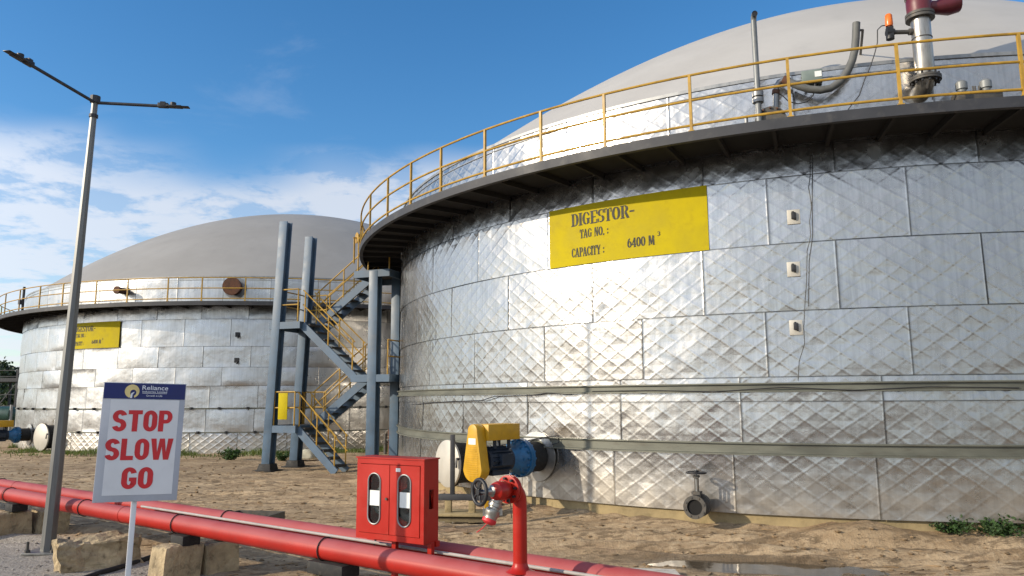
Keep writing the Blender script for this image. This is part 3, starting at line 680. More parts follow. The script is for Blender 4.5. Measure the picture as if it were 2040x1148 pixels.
# junction box
aJ, zJ, _ = on_near(1617, 157, .03)
t = thing('junction_box', 'small grey green junction box on the near parapet beneath the hose', 'electrical box', nearpt(aJ, .03, zJ), aJ)
b = MB(); b.box((.06, 0, 0), (.11, .30, .2)); b.build('box', M['box_green'], t, bevel=.008)
b = MB(); b.box((.118, .09, .02), (.004, .1, .09)); b.build('label_plate', M['paper'], t)
b = MB(); b.cyl((.06, -.09, -.1), (.06, -.09, -.2), .02); b.cyl((.06, .04, -.1), (.06, .04, -.17), .02); b.build('cable_gland', M['black'], t)
# cables hanging by the stack
for lab, seq in (('thin black cable running from the orange beacon down the near parapet', [(1768, 50), (1756, 52), (1748, 60), (1748, 85), (1743, 105), (1735, 130), (1722, 160), (1712, 190), (1700, 205), (1690, 218), (1687, 226)]),
                 ('thin black cable looping below the sagging grey hose', [(1552, 187), (1560, 192), (1572, 203), (1590, 207), (1608, 203), (1620, 190), (1622, 182)])):
    pts = [nearpt(on_near(x, y, .20)[0], .20, on_near(x, y, .20)[1]) for x, y in seq]; b = MB(); o0 = pts[-1].copy(); b.tube([p-o0 for p in pts], .0085, 6); o = b.build('cable', M['black']); o.location = o0; tag(o, lab, 'cable')
# valve manifold on the right
aM, zM, PM = on_near(1945, 190, .3)
t = thing('valve_manifold', 'stained valve manifold with two grey caps right of the relief stack', 'valve', (*nearpt(aM, .3, 0).xy, 0), aM)
zl = zM-.07
b = MB(); b.box((0, 0, zl+.02), (.24, .62, .17)); b.build('base', M['steel_grey'], t, bevel=.02)
for yy in (-.19, .14):
    b = MB(); b.lathe([(.05, 0), (.06, .06), (.08, .07), (.08, .17), (.05, .2), (0, .2)], (0, yy, zl+.1), (0, 0, 1), 14); b.build('cap', M['pvc'], t)
b = MB()
for yy in (-.05, -.02, .03): b.cyl((0.03, yy, zl+.1), (0.03, yy, zl+.2), .012, n=6)
b.build('bolt', M['steel_grey'], t)
# small grey pipe stub left of the vent
aQ, zQ, _ = on_near(1486, 225, .3)
b = MB(); b.cyl((0, 0, 0), (0, 0, .42), .028, n=10); b.cyl((0, 0, .2), (0, 0, .23), .04, n=10)
o = b.build('pipe_stub', M['galv']); o.location = nearpt(aQ, .3, 5.96); tag(o, 'short grey pipe stub on near walkway left of the tall vent pipe', 'pipe')

# ------------------------------------------------------------------ stair tower
c1 = gp(533, 938); c2 = gp(588, 930); ey = (c2-c1); ey.z = 0; DW = ey.length; ey.normalize(); ex = V((ey.y, -ey.x, 0))
tw = thing('stair_tower', 'blue grey steel stair tower with yellow handrails between the two tanks', 'staircase', c1, math.atan2(ex.y, ex.x))
def tl(x, y, dy=0.0):
    """photo point on the tower's upright plane at depth dy -> (along, height)"""
    d = ray(x, y); o = c1+ey*dy; k = (o-EYE).dot(ey)/d.dot(ey); P = EYE+d*k; return (P-c1).dot(ex), P.z
LX = tl(741, 930)[0]
def hcol(p, q, w=.27, h=.27):
    b = MB(); p, q = V(p), V(q)
    t1 = .03; up = V((0, 1, 0))
    b.bar(p+V((0, -h/2+t1/2, 0)), q+V((0, -h/2+t1/2, 0)), w, t1, up); b.bar(p+V((0, h/2-t1/2, 0)), q+V((0, h/2-t1/2, 0)), w, t1, up); b.bar(p, q, .03, h-2*t1, up)
    b.bar(p+V((w*.0, 0, 0)), q, w*.35, h-2*t1-.01, up)
    return b
top1 = tl(570, 443); top2 = tl(620, 473, DW)
l4z = tl(735, 543)[1]
for (x, y, h, lean) in ((0, 0, top1[1], top1[0]), (0, DW, top2[1], top2[0]), (LX, 0, l4z+.02, 0.0), (LX, DW, l4z+.02, 0.0)):
    col = hcol((x, y, 0), (x+lean, y, h)).build('column', M['blue_steel'], tw, bevel=.004)
    b = MB(); b.box((x, y, .10), (.46, .40, .20), taper=.8); b.box((x, y, .01), (.62, .56, .03)); b.build('column_base', M['rubber'], col, bevel=.006)
L1z = tl(590, 848)[1]; L2z = tl(720, 747)[1]; L3z = tl(600, 641)[1]; L4z = tl(720, 541)[1]
xl = tl(592, 848)[0]; xr = tl(705, 747)[0]
LA = (.02, DW/2-.06); LB = (DW/2+.06, DW-.02)
def landing(x0, x1, z, y0=-.1, y1=None):
    y1 = DW+.1 if y1 is None else y1
    b = MB(); b.box(((x0+x1)/2, y0, z-.10), (x1-x0, .06, .2)); b.box(((x0+x1)/2, y1, z-.10), (x1-x0, .06, .2))
    b.box((x0+.03, (y0+y1)/2, z-.10), (.06, y1-y0-.07, .2)); b.box((x1-.03, (y0+y1)/2, z-.10), (.06, y1-y0-.07, .2)); b.build('landing_beam', M['blue_steel'], tw)
    b = MB(); b.box(((x0+x1)/2, (y0+y1)/2, z-.025), (x1-x0-.13, y1-y0-.07, .03)); b.build('landing_plate', M['tread'], tw)
landing(-.05, xl+.03, L1z); landing(xr-.03, LX+.55, L2z); landing(-.05, xl+.06, L3z); landing(xr-.0, LX+.5, L4z)
def flight(xa, za, xb, zb, lane, n):
    """stringers and treads from (xa,za) up to (xb,zb)"""
    for y in lane:
        b = MB(); b.bar((xa, y, za-.06), (xb, y, zb-.10), .05, .22, V((0, 1, 0)) if False else V((0, 0, 1)))
        b.build('stringer', M['blue_steel'], tw)
    first = None
    for i in range(n):
        f = (i+.6)/n; p = (xa+(xb-xa)*f, 0, za+(zb-za)*f)
        if first is None:
            b = MB(); y0, y1 = lane; b.box((0, (y0+y1)/2, 0), (.27, y1-y0-.06, .035)); b.box((math.copysign(.13, xa-xb), (y0+y1)/2, -.02), (.015, y1-y0-.06, .05)); first = b.build('tread', M['tread'], tw, smooth=False); first.location = p
        else: copy_part(first, p)
def flight_rails(xa, za, xb, zb, lane):
    for y in lane:
        b = MB(); up = V((0, 0, 1))
        for h in (.92, .5): b.tube([(xa, y, za+h), (xb, y, zb+h)], .02, 8)
        for f in (.04, .5, .96):
            x, z = xa+(xb-xa)*f, za+(zb-za)*f; b.cyl((x, y, z-.04), (x, y, z+.92), .02, n=8)
        b.build('stair_railing', M['yellow_rail'], tw)
xf = tl(668, 938)[0]
flights = [(xf, 0.05, xl, L1z, LA, 6), (xl, L1z, xr, L2z, LB, 7), (xr, L2z, xl+.05, L3z, LA, 7), (xl+.05, L3z, xr+.05, L4z, LB, 7)]
for f in flights: flight(*f); flight_rails(*f[:5])
def guard(pts, z):
    b = MB()
    for h in (.95, .5): b.tube([V((p[0], p[1], z+h)) for p in pts], .02, 8)
    for p in pts: b.cyl((p[0], p[1], z-.02), (p[0], p[1], z+.95), .02, n=8)
    b.build('landing_railing', M['yellow_rail'], tw)
for z in (L1z, L3z): guard([(xl-.05, -.08), (.2, -.08)], z); guard([(.16, -.05), (.16, DW+.05)], z); guard([(.2, DW+.08), (xl-.05, DW+.08)], z)
for z in (L2z, L4z): guard([(xr+.1, -.08), (LX-.2, -.08)], z) if z == L4z else None; guard([(LX+.45, -.05), (LX+.45, DW+.05)], z); guard([(LX+.2, DW+.08), (LX+.42, DW+.08)], z)
# yellow notice panel hanging on the first landing
p0 = tl(554, 836, -.12); p1 = tl(574, 783, -.12)
b = MB(); b.box(((p0[0]+p1[0])/2, -.13, (p0[1]+p1[1])/2), (p1[0]-p0[0], .02, p1[1]-p0[1])); o = b.build('notice_panel', M['yellow_sign'], tw, bevel=.004)
# round yellow drum by the walkway end
PD = atY(717, 475, 21.3)
t = thing('cable_drum', 'small round yellow drum beside the left end of the near walkway', 'drum', PD, R_(-150))
b = MB(); b.lathe([(0, -.10), (.16, -.10), (.16, -.08), (.12, -.07), (.12, .07), (.16, .08), (.16, .10), (0, .10)], (0, 0, 0), (1, 0, 0), 28); b.build('drum', M['yellow_rail'], t)
b = MB(); b.cyl((-.14, 0, 0), (.2, 0, 0), .02, n=8); b.bar((.16, 0, 0), (.16, 0, -.75), .04, .04); b.build('bracket', M['yellow_rail'], t)

# ------------------------------------------------------------------ street lamp
L0 = gp(95, 1101); Ltop = atY(190, 197, L0.y)
t = thing('street_lamp', 'tall tapered grey twin arm street lamp at the left', 'street lamp', L0)
tp = Ltop-L0
b = MB(); b.cyl((0, 0, .03), tp, .094, .042, n=8); b.build('pole', M['lamp_pole'], t, angle=20)
b = MB(); b.box((0, 0, .018), (.44, .44, .03)); bp_ = b.build('base_plate', M['lamp_pole'], t, bevel=.004)
for sx in (-1, 1):
    for sy in (-1, 1):
        b = MB(); b.cyl((sx*.17, sy*.17, .02), (sx*.17, sy*.17, .17), .018, n=8); b.cyl((sx*.17, sy*.17, .035), (sx*.17, sy*.17, .065), .035, n=6); b.build('anchor_bolt', M['steel_grey'], bp_)
b = MB(); b.cyl(tp*.955, tp*.962, .062, n=8); b.cyl(tp*.99, tp*1.006, .07, n=8); b.build('collar', M['charcoal'], t)
zt = tp.z
er = gp(375, 204, L0.z+zt+.0)-L0; er = V((er.x, er.y, zt-.02)); 
for end, y in ((er, 0), (V((-er.x*.95, -er.y*3.6, zt+.0)), 1)):
    d = (end-tp); ln = d.length; d.normalize(); ar = tp+V((0, 0, -.06))
    if y: d = (gp(-30, 66, L0.z+zt)-L0-ar); d.z = 0; d.normalize(); ln *= 1.1
    b = MB(); b.tube([ar, ar+d*ln*.72], .023, 10); b.build('arm', M['charcoal'], t)
    s = ar+d*ln*.70; up = V((0, 0, 1)); fr = frame(d, up)
    b = MB(); b.box(s+d*.04+V((0, 0, .01)), (.07, .07, .15), fr); b.box(s+d*.2, (.11, .026, .22), fr); b.box(s+d*.33+V((0, 0, -.0)), (.10, .014, .16), fr)
    lm = b.build('lamp_head', M['black'], t, bevel=.01)
    b = MB(); b.cyl(s+d*.18+V((0, 0, .012)), s+d*.18+V((0, 0, .06)), .042, n=12); b.box(s+d*.04+V((0, 0, .03)), (.075, .06, .07), fr); b.build('photocell', M['black'], lm)

# ------------------------------------------------------------------ stop / slow / go board
pl = atY(192, 884, 6.1); wB, hB = .61, .945
tx = V((.9, .436, 0)).normalized(); pr = pl+tx*wB
zb0 = atY(188, 1004, 6.1).z; zt0 = atY(197, 763, 6.1).z; hB = zt0-zb0
ctr = (pl+pr)/2
sg = thing('sign_board', 'white stop slow go board with navy header on a thin post', 'sign', (ctr.x, ctr.y, 0), math.atan2(tx.y, tx.x))
lean = Matrix.Rotation(R_(1.5), 4, 'Y')
def SB(x, y, d=0): return lean @ V((x*wB/2, -d, y*hB)) + V((0, 0, zb0))     # x -1..1, y 0..1
def sbox(mb, x0, x1, y0, y1, d0, d1):
    vs = [SB(x, y, d) for d in (d0, d1) for x, y in ((x0, y0), (x1, y0), (x1, y1), (x0, y1))]
    mb.add(vs, [(3, 2, 1, 0), (4, 5, 6, 7), (0, 1, 5, 4), (1, 2, 6, 5), (2, 3, 7, 6), (3, 0, 4, 7)])
b = MB(); sbox(b, -1, 1, 0, 1, -.012, .012); bd = b.build('board', M['board_frame'], sg, bevel=.003)
b = MB(); sbox(b, -.80, .86, .055, .855, .0125, .0145); b.build('panel', M['white_board'], bd, smooth=False)
b = MB(); sbox(b, -.985, .985, .862, .994, .0125, .0155); hd = b.build('header', M['blue_print'], bd, smooth=False)
def stad(a0, a1, top): return arc(.36, .66 if top else .34, .36, .34, .085, .15, a0, a1, 12)
CAP = {'S': arc(.36, .705, .36, .295, .085, .10, 15, 270, 16)+arc(.36, .295, .36, .295, .085, .10, -165, 90, 16), 'T': rc(0, .81, .72, 1)+rc(.22, 0, .50, .81),
 'O': stad(0, 180, 1)+stad(180, 360, 0)+rc(0, .34, .275, .66)+rc(.445, .34, .72, .66), 'P': rc(0, 0, .275, 1)+rc(.275, .82, .4, 1)+rc(.275, .38, .4, .56)+arc(.4, .69, .32, .31, .07, .13, -90, 90, 10),
 'L': rc(0, 0, .275, 1)+rc(.275, 0, .63, .20), 'W': [[(0, 1), (.27, 1), (.345, .36), (.44, 1), (.70, 1), (.795, .36), (.87, 1), (1.14, 1), (.95, 0), (.68, 0), (.57, .62), (.46, 0), (.19, 0)]],
 'G': stad(15, 180, 1)+stad(180, 270, 0)+rc(0, .34, .275, .66)+stad(270, 335, 0)+rc(.36, .36, .445, .53)+rc(.445, .2, .72, .53)}
CW = {'W': 1.14, 'L': .62}
def block_word(mb, body, x0, x1, y0, y1, P):
    gap = .065; tot = sum(CW.get(c, .72) for c in body)+gap*(len(body)-1); x = 0
    for c in body:
        for pl_ in CAP[c]: mb.add([P(x0+(x+gx)/tot*(x1-x0), y0+gy*(y1-y0)) for gx, gy in pl_], [tuple(range(len(pl_)))])
        x += CW.get(c, .72)+gap
w = MB()
for body, x0, x1, y0, y1 in (('STOP', -.72, .72, .585, .765), ('SLOW', -.83, .79, .345, .525), ('GO', -.38, .37, .105, .285)):
    block_word(w, body, x0, x1, y0, y1, lambda x, y: SB(x, y, .0165))
w.build('lettering', M['red_print'], bd, smooth=False)
w = MB()
for body, x0, x1, y0, y1 in (('Reliance', -.08, .55, .94, .978), ('Industries Limited', -.07, .53, .917, .933), ('Growth is Life', .03, .42, .883, .899)):
    place_font(w, body, x0, x1, y0, y1, lambda x, y: SB(x, y, .0175), .006)
w.add([SB(-.07, .909, .0175), SB(.53, .909, .0175), SB(.53, .912, .0175), SB(-.07, .912, .0175)], [(0, 1, 2, 3)])
w.build('header_lettering', M['white_print'], hd, smooth=False)
w = MB(); k = 30   # round gold emblem with a flame shaped opening
cx, cy, rx, ry = -.32, .926, .175, .058
oo = []; ii = []
for i in range(k+1):
    g = R_(-70+320*i/k); oo.append((cx+rx*math.cos(g), cy+ry*math.sin(g))); ii.append((cx+.03+rx*.42*math.cos(g), cy-.012+ry*.45*math.sin(g)))
for i in range(k): w.add([SB(*oo[i], .0175), SB(*oo[i+1], .0175), SB(*ii[i+1], .0175), SB(*ii[i], .0175)], [(0, 1, 2, 3)])
w.build('emblem', M['gold_print'], hd, smooth=False)
w = MB(); w.add([SB(-.36, .868, .0177), SB(-.31, .868, .0177), SB(-.30, .90, .0177), SB(-.255, .922, .0177), SB(-.335, .91, .0177)], [(0, 1, 2, 3, 4)]); w.build('emblem_flame', M['white_print'], hd, smooth=False)
b = MB(); b.bar(lean @ V((-.03, .02, -.12)), V((0, 0, zb0+.5))+lean @ V((-.0, .03, 0)), .042, .03, V((0, 1, 0))); b.build('post', M['white_board'], sg, bevel=.004)

# ------------------------------------------------------------------ red fire water pipes on concrete blocks
PZ = .58
def fy(x): return 12.15-.742*(x+8.05)
def ry_(x): return 13.37-.739*(x+8.87)
PD_ = V((1, -.7405, 0)).normalized(); PN = V((.7405, 1, 0)).normalized()
def pipe(label, fn, r, x0, x1, clamps):
    a, e = V((x0, fn(x0), PZ)), V((x1, fn(x1), PZ)); t = thing('fire_water_pipe', label, 'pipe', (a.x, a.y, PZ), group='red fire water pipes')
    b = MB(); n = 60; b.tube([(e-a)*(i/n) for i in range(n+1)], r, 28); b.build('pipe', M['red_pipe'], t)
    d = (e-a).normalized()
    for x in clamps:
        p = V((x, fn(x), PZ))-a; s = frame(d)
        b = MB(); pts = [p + s @ V(((r+.010)*math.cos(g), (r+.010)*math.sin(g), 0)) for g in [R_(18*i) for i in range(21)]]
        b.tube(pts[:-1]+[pts[0]], .0065, 6)
        b.build('clamp', M['rubber'], t)
    for x in (x0+2.3, x0+5.2, x0+8.1):
        if x < x1:
            b = MB(); b.torus(V((x, fn(x), PZ))-a, d, r, .006, 28, 6); b.build('weld_bead', M['red_pipe'], t)
    return t
def fx(px_, fn):   # x on a pipe for a photo column
    lo, hi = -12, 3
    for _ in range(50):
        m_ = (lo+hi)/2; p = V((m_, fn(m_), PZ+.1))-EYE; c_ = 1020+FOC*p.dot(_X)/p.dot(_F)
        if c_ < px_: lo = m_
        else: hi = m_
    return lo
pipe('front red fire water pipe nearest the camera resting on blocks', fy, .099, -13, 2.4, [fx(p, fy) for p in (22, 172, 358, 650)])
pipe('rear red fire water pipe running behind the red hose cabinet legs', ry_, .099, -13.5, 2.4, [fx(p, ry_) for p in (4, 455, 762)])
a, e = V((-5.0, fy(-5.0), .640))+PN*.27, V((2.2, fy(2.2), .640))+PN*.27
b = MB(); b.tube([(e-a)*(i/20) for i in range(21)], .015, 12); o = b.build('glint', M['glint']); o.location = a; tag(o, 'thin pale conduit strip added as sky sheen between the two red pipes', 'glint')  # added pale strip, stands in for the sky's glint on the front pipe

def rough_block(name, label, c, L, W, H, rz, seed, jag=.03, sub=4, group='concrete blocks under the red pipes', mat='concrete'):
    bm = bmesh.new(); bmesh.ops.create_cube(bm, size=1)
    bmesh.ops.subdivide_edges(bm, edges=bm.edges, cuts=sub, use_grid_fill=True)
    rnd = random.Random(seed); sh = [V((rnd.uniform(-.07, .07), rnd.uniform(-.07, .07), rnd.uniform(-.06, .06))) for _ in range(4)]
    for v in bm.verts:
        p = V((v.co.x*L, v.co.y*W, (v.co.z+.5)*H))
        q = noise.noise_vector(p*4+V((seed*3.1, 0, 0)))*jag + noise.noise_vector(p*13+V((seed, 5, 0)))*jag*.4
        k = max(abs(v.co.x), abs(v.co.y))*2; corner = (abs(v.co.x) > .45)+(abs(v.co.y) > .45)+(v.co.z > .45)
        p *= 1; p.x *= 1-.012*max(0, corner-1); p.y *= 1-.02*max(0, corner-1)
        if v.co.z > .45 and corner > 1: p.z -= .018*rnd.random()+.006
        v.co = p+q+sh[seed % 4]*(v.co.z)
    for f in bm.faces: f.smooth = False
    me = bpy.data.meshes.new(name); bm.to_mesh(me); bm.free(); me.materials.append(M[mat])
    o = bpy.data.objects.new(name, me); COL.objects.link(o); o.location = c; o.rotation_euler.z = rz
    return tag(o, label, 'block', group)
BR = math.atan2(PN.y, PN.x)
def block_at(px_, fn, label, L, W, H, seed, shift=0.0, jag=.02, drz=0, sub=4):
    x = fx(px_, fn); p = V((x, fn(x), 0))+PN*shift
    return rough_block('concrete_block', label, (p.x, p.y, -.03), L, W, H+.03, BR+drz, seed, jag if jag > .05 else jag*.5, max(sub, 7))
HB = .36
block_at(28, fy, 'concrete block at the left edge under the front pipe', .62, .42, HB, 1, -.10)
block_at(105, ry_, 'concrete block half hidden behind the street lamp pole', .42, .42, .34, 2, .0)
block_at(252, fy, 'broken rough stone block right of the street lamp foot', .88, .36, .34, 3, -.30, .07, R_(-12), 9)
block_at(372, fy, 'concrete block under the front pipe right of the sign post', .46, .31, HB, 5, -.10)
block_at(452, ry_, 'narrow concrete block under the rear pipe left of the steel trough', .42, .32, .35, 6, -.12)
block_at(650, fy, 'dark concrete block under front pipe at the bottom picture edge', .5, .5, HB, 7, .02)
def pad(px_, fn, label, ln=.26, sh=0):
    x = fx(px_, fn); p = V((x, fn(x), 0))+PN*sh
    b = MB(); b.box((0, 0, 0), (ln, .22, PZ-.099-HB-.004)); o = b.build('rubber_pad', M['rubber'], None, bevel=.01); o.location = (p.x, p.y, HB+(PZ-.099-HB)/2); o.rotation_euler.z = math.atan2(PD_.y, PD_.x); tag(o, label, 'pad', 'black pads under the red pipes')
pad(36, fy, 'black pad on the block at the left picture edge'); pad(372, fy, 'black pad on the block right of the sign post'); pad(452, ry_, 'black pad on the narrow block under the rear pipe', .2, -.02); pad(665, fy, 'long black pad below the front pipe at the bottom edge', .5)
# steel trough behind the rear pipe
P0 = gp(502, 1060); t = thing('steel_trough', 'open dark steel trough on the mud behind the rear red pipe', 'trough', P0, R_(-12))
b = MB(); b.box((0, 0, .01), (.8, .5, .02)); b.build('floor', M['charcoal'], t, smooth=False)
for c_, d_ in (((0, -.25, .14), (.8, .02, .28)), ((0, .25, .14), (.8, .02, .28)), ((-.39, 0, .14), (.02, .48, .28)), ((.39, 0, .14), (.02, .48, .28))):
    b = MB(); b.box(c_, d_); b.build('side', M['steel_grey'], t, smooth=False)

# ------------------------------------------------------------------ fire hose cabinet
fr_ = V((-.79, 6.85, 0)); fl_ = V((-1.465, 7.25, 0)); W = (fr_-fl_).length; cx_ = (fr_-fl_).normalized()
D = .215; Z0, Z1 = .735, 1.468; H = Z1-Z0
cb = thing('hose_cabinet', 'red double door fire hose cabinet on legs between the red pipes', 'fire cabinet', fl_, math.atan2(cx_.y, cx_.x))
b = MB(); th = .012    # shell: back, sides, top, bottom
b.box((W/2, D-th/2, Z0+H/2), (W, th, H)); b.box((th/2, D/2, Z0+H/2), (th, D-2*th, H-.002)); b.box((W/2, D/2, Z0+th/2+.001), (W-2*th, D-2*th, th))
b.box((W/2, D/2, Z1-th/2), (W+.02, D+.02, th))
# right side with a square opening
oz0, oz1, oy0, oy1 = Z0+.29, Z0+.46, D*.36, D*.66
for y0, y1, z0, z1 in ((th, oy0, Z0, Z1-th), (oy1, D-th, Z0, Z1-th), (oy0, oy1, Z0, oz0), (oy0, oy1, oz1, Z1-th)): b.box((W-th/2, (y0+y1)/2, (z0+z1)/2), (th, y1-y0, z1-z0))
# front frame round the doors
for x0, x1, z0, z1 in ((0, .04, Z0, Z1-th), (W-.04, W, Z0, Z1-th), (.04, W-.04, Z0, Z0+.05), (.04, W-.04, Z1-.06, Z1-th)): b.box(((x0+x1)/2, th/2, (z0+z1)/2), (x1-x0, th, z1-z0))
b.build('body', M['red'], cb, smooth=False)
b = MB(); b.box((W-.05, (oy0+oy1)/2, (oz0+oz1)/2), (.006, oy1-oy0+.04, oz1-oz0+.04)); b.build('side_vent', M['black'], cb, smooth=False)
def door(x0, x1):
    w, h = x1-x0, H-.12; z0 = Z0+.055; cxd, czd = (x0+x1)/2, z0+h*.5; n = 14
    rw, hw = .072, .155
    inner = [(cxd+rw*math.cos(R_(180*i/n)), czd+hw+rw*math.sin(R_(180*i/n))) for i in range(n+1)] + [(cxd+rw*math.cos(R_(180+180*i/n)), czd-hw+rw*math.sin(R_(180+180*i/n))) for i in range(n+1)]
    def outer(p):
        dx, dz = p[0]-cxd, p[1]-czd; k = min((w/2)/abs(dx) if abs(dx) > 1e-6 else 9e9, (h/2)/abs(dz) if abs(dz) > 1e-6 else 9e9); return (cxd+dx*k, czd+dz*k)
    outs = [outer(p) for p in inner]
    for cxr, czr in ((x0, z0), (x1, z0), (x0, z0+h), (x1, z0+h)):
        j = min(range(len(outs)), key=lambda i: (outs[i][0]-cxr)**2+(outs[i][1]-czr)**2); outs[j] = (cxr, czr)
    N = len(inner); b = MB(); vs = []
    for y in (-.006, .010):
        vs += [(p[0], y, p[1]) for p in inner]+[(p[0], y, p[1]) for p in outs]
    fs = []
    for i in range(N):
        j = (i+1) % N
        fs += [(i, j, N+j, N+i), (2*N+i, 3*N+i, 3*N+j, 2*N+j), (i, 2*N+i, 2*N+j, j), (N+i, N+j, 3*N+j, 3*N+i)]
    b.add(vs, fs); dr = b.build('door', M['red'], cb)
    b = MB(); ring = [(V((p[0], -.009, p[1]))) for p in inner]; b.tube(ring+[ring[0]], .007, 8, caps=False); fm = b.build('window_seal', M['galv'], dr)
    b = MB(); b.add([(p[0], .004, p[1]) for p in inner]+[(p[0], .007, p[1]) for p in inner], [tuple(range(N)), tuple(range(2*N-1, N-1, -1))]+[(i, (i+1) % N, N+(i+1) % N, N+i) for i in range(N)]); b.build('window', M['glass'], dr)
    b = MB(); b.box((cxd+.006, -.0005, czd+.005), (.128, .0015, .135)); b.build('paper_notice', M['paper'], dr, smooth=False)
    return dr
xm = W*.505
d1 = door(.045, xm-.004); d2 = door(xm+.004, W-.045)
b = MB(); b.box((xm+.10, -.0085, Z1-.105), (.05, .003, .032)); b.build('name_plate', M['paper'], d2, smooth=False)
b = MB(); b.cyl((xm-.03, -.02, Z0+H*.5), (xm-.03, 0, Z0+H*.5), .012, n=10); b.build('lock', M['steel_grey'], d1)
b = MB(); b.torus((W*.31, .10, Z0+.33), (0, 1, 0), .10, .035, 24, 8); b.torus((W*.70, .10, Z0+.31), (0, 1, 0), .11, .04, 24, 8); b.box((W*.7, .12, Z0+.5), (.05, .05, .12)); b.build('hose_reel', M['grey_hose'], cb)
for px_ in (787, 858):
    lx = None
    for i in range(200):
        s = W*i/199; p = fl_+cx_*s+V((-cx_.y, cx_.x, 0))*(D*.55); q = p+V((0, 0, .7))-EYE; c_ = 1020+FOC*q.dot(_X)/q.dot(_F)
        if c_ >= px_: lx = s; break
    b = MB(); b.box((lx or W*.9, D*.55, Z0/2), (.045, .045, Z0)); b.build('leg', M['red'], cb, smooth=False)
b = MB(); b.box((W*.5, D*.9, Z0-.02), (W+.03, .05, .05)); b.build('rear_rail', M['red'], cb, smooth=False)

# ------------------------------------------------------------------ hydrant riser
xh = .05; Rb = V((xh, fy(xh), 0))
hy = thing('fire_hydrant', 'red hydrant riser with elbow, landing valve and black hand wheel', 'hydrant', Rb)
zr = atY(1035, 1000, Rb.y).z
d = V((-.6, -.8, 0)); pts = [V((0, 0, PZ)), V((0, 0, zr))]
for i in range(1, 9):
    g = R_(90*i/8); pts.append(V((0, 0, zr))+d*(.11*(1-math.cos(g)))+V((0, 0, .11*math.sin(g))))
b = MB(); b.tube(pts, .056, 22); b.build('riser_pipe', M['red'], hy)
E_ = pts[-1]
b = MB(); b.lathe([(.03, 0), (.108, 0), (.108, .022), (.03, .022)], E_, d, 28, closed=True); b.lathe([(.03, 0), (.108, 0), (.108, .022), (.03, .022)], E_+d*.027, d, 28, closed=True); fl = b.build('flange', M['red'], hy, bevel=.003)
b = MB()
for i in range(8):
    q = frame(d) @ V((.085*math.cos(i*math.pi/4+.2), .085*math.sin(i*math.pi/4+.2), 0)); b.cyl(E_-d*.02+q, E_+d*.075+q, .011, n=6)
b.build('bolt', M['black'], fl)
Bv = E_+d*.13
b = MB(); b.lathe([(.055, .05), (.06, .07), (.072, .1), (.075, .16), (.066, .2), (.03, .225), (0, .225)], E_, d, 24); b.build('valve_body', M['red'], hy)
s_ = V((-.8, -.6, .02)).normalized()
b = MB(); b.lathe([(.05, .03), (.045, .09), (.03, .10), (.028, .15), (.012, .155), (.012, .21), (0, .21)], Bv, s_, 18); b.build('bonnet', M['stainless'], hy)
wc = Bv+s_*.20; b = MB(); b.torus(wc, s_, .092, .015, 32, 10); fw = frame(s_)
for i in range(5):
    g = 2*math.pi*i/5; q = fw @ V((math.cos(g), math.sin(g), 0)); b.tube([wc+q*.01, wc+q*.05+s_*.008, wc+q*.085], .009, 8)
b.cyl(wc-s_*.02, wc+s_*.02, .024, n=14); b.build('hand_wheel', M['black'], hy)
o_ = V((-.38, -.2, -.9)).normalized()
b = MB(); b.lathe([(.045, .02), (.042, .10), (.055, .105), (.055, .13), (.046, .135), (.046, .15), (.058, .155), (.058, .19), (.05, .2), (.05, .23), (0, .23)], Bv, o_, 20); b.box(Bv+o_*.17+V((.06, 0, 0)), (.03, .03, .05)); b.box(Bv+o_*.17+V((-.06, 0, 0)), (.03, .03, .05)); b.build('coupling', M['stainless'], hy)
b = MB(); b.lathe([(.055, .225), (.055, .25), (.03, .265), (0, .265)], Bv, o_, 18); b.tube([Bv+o_*.25, Bv+o_*.30+V((-.03, 0, 0)), Bv+o_*.33+V((-.06, 0, -.0))], .004, 5); b.build('outlet_cap', M['red_print'], hy)
b = MB(); b.tube([Bv+V((.06, -.02, -.06)), Bv+V((.075, -.02, -.12)), Bv+V((.078, -.02, -.2))], .003, 5); b.build('chain', M['steel_grey'], hy)
b = MB(); b.lathe([(.112, -.02), (.075, .0), (.06, .03), (.056, .05)], (0, 0, PZ+.10), (0, 0, 1), 22); b.build('weld_collar', M['red'], hy)

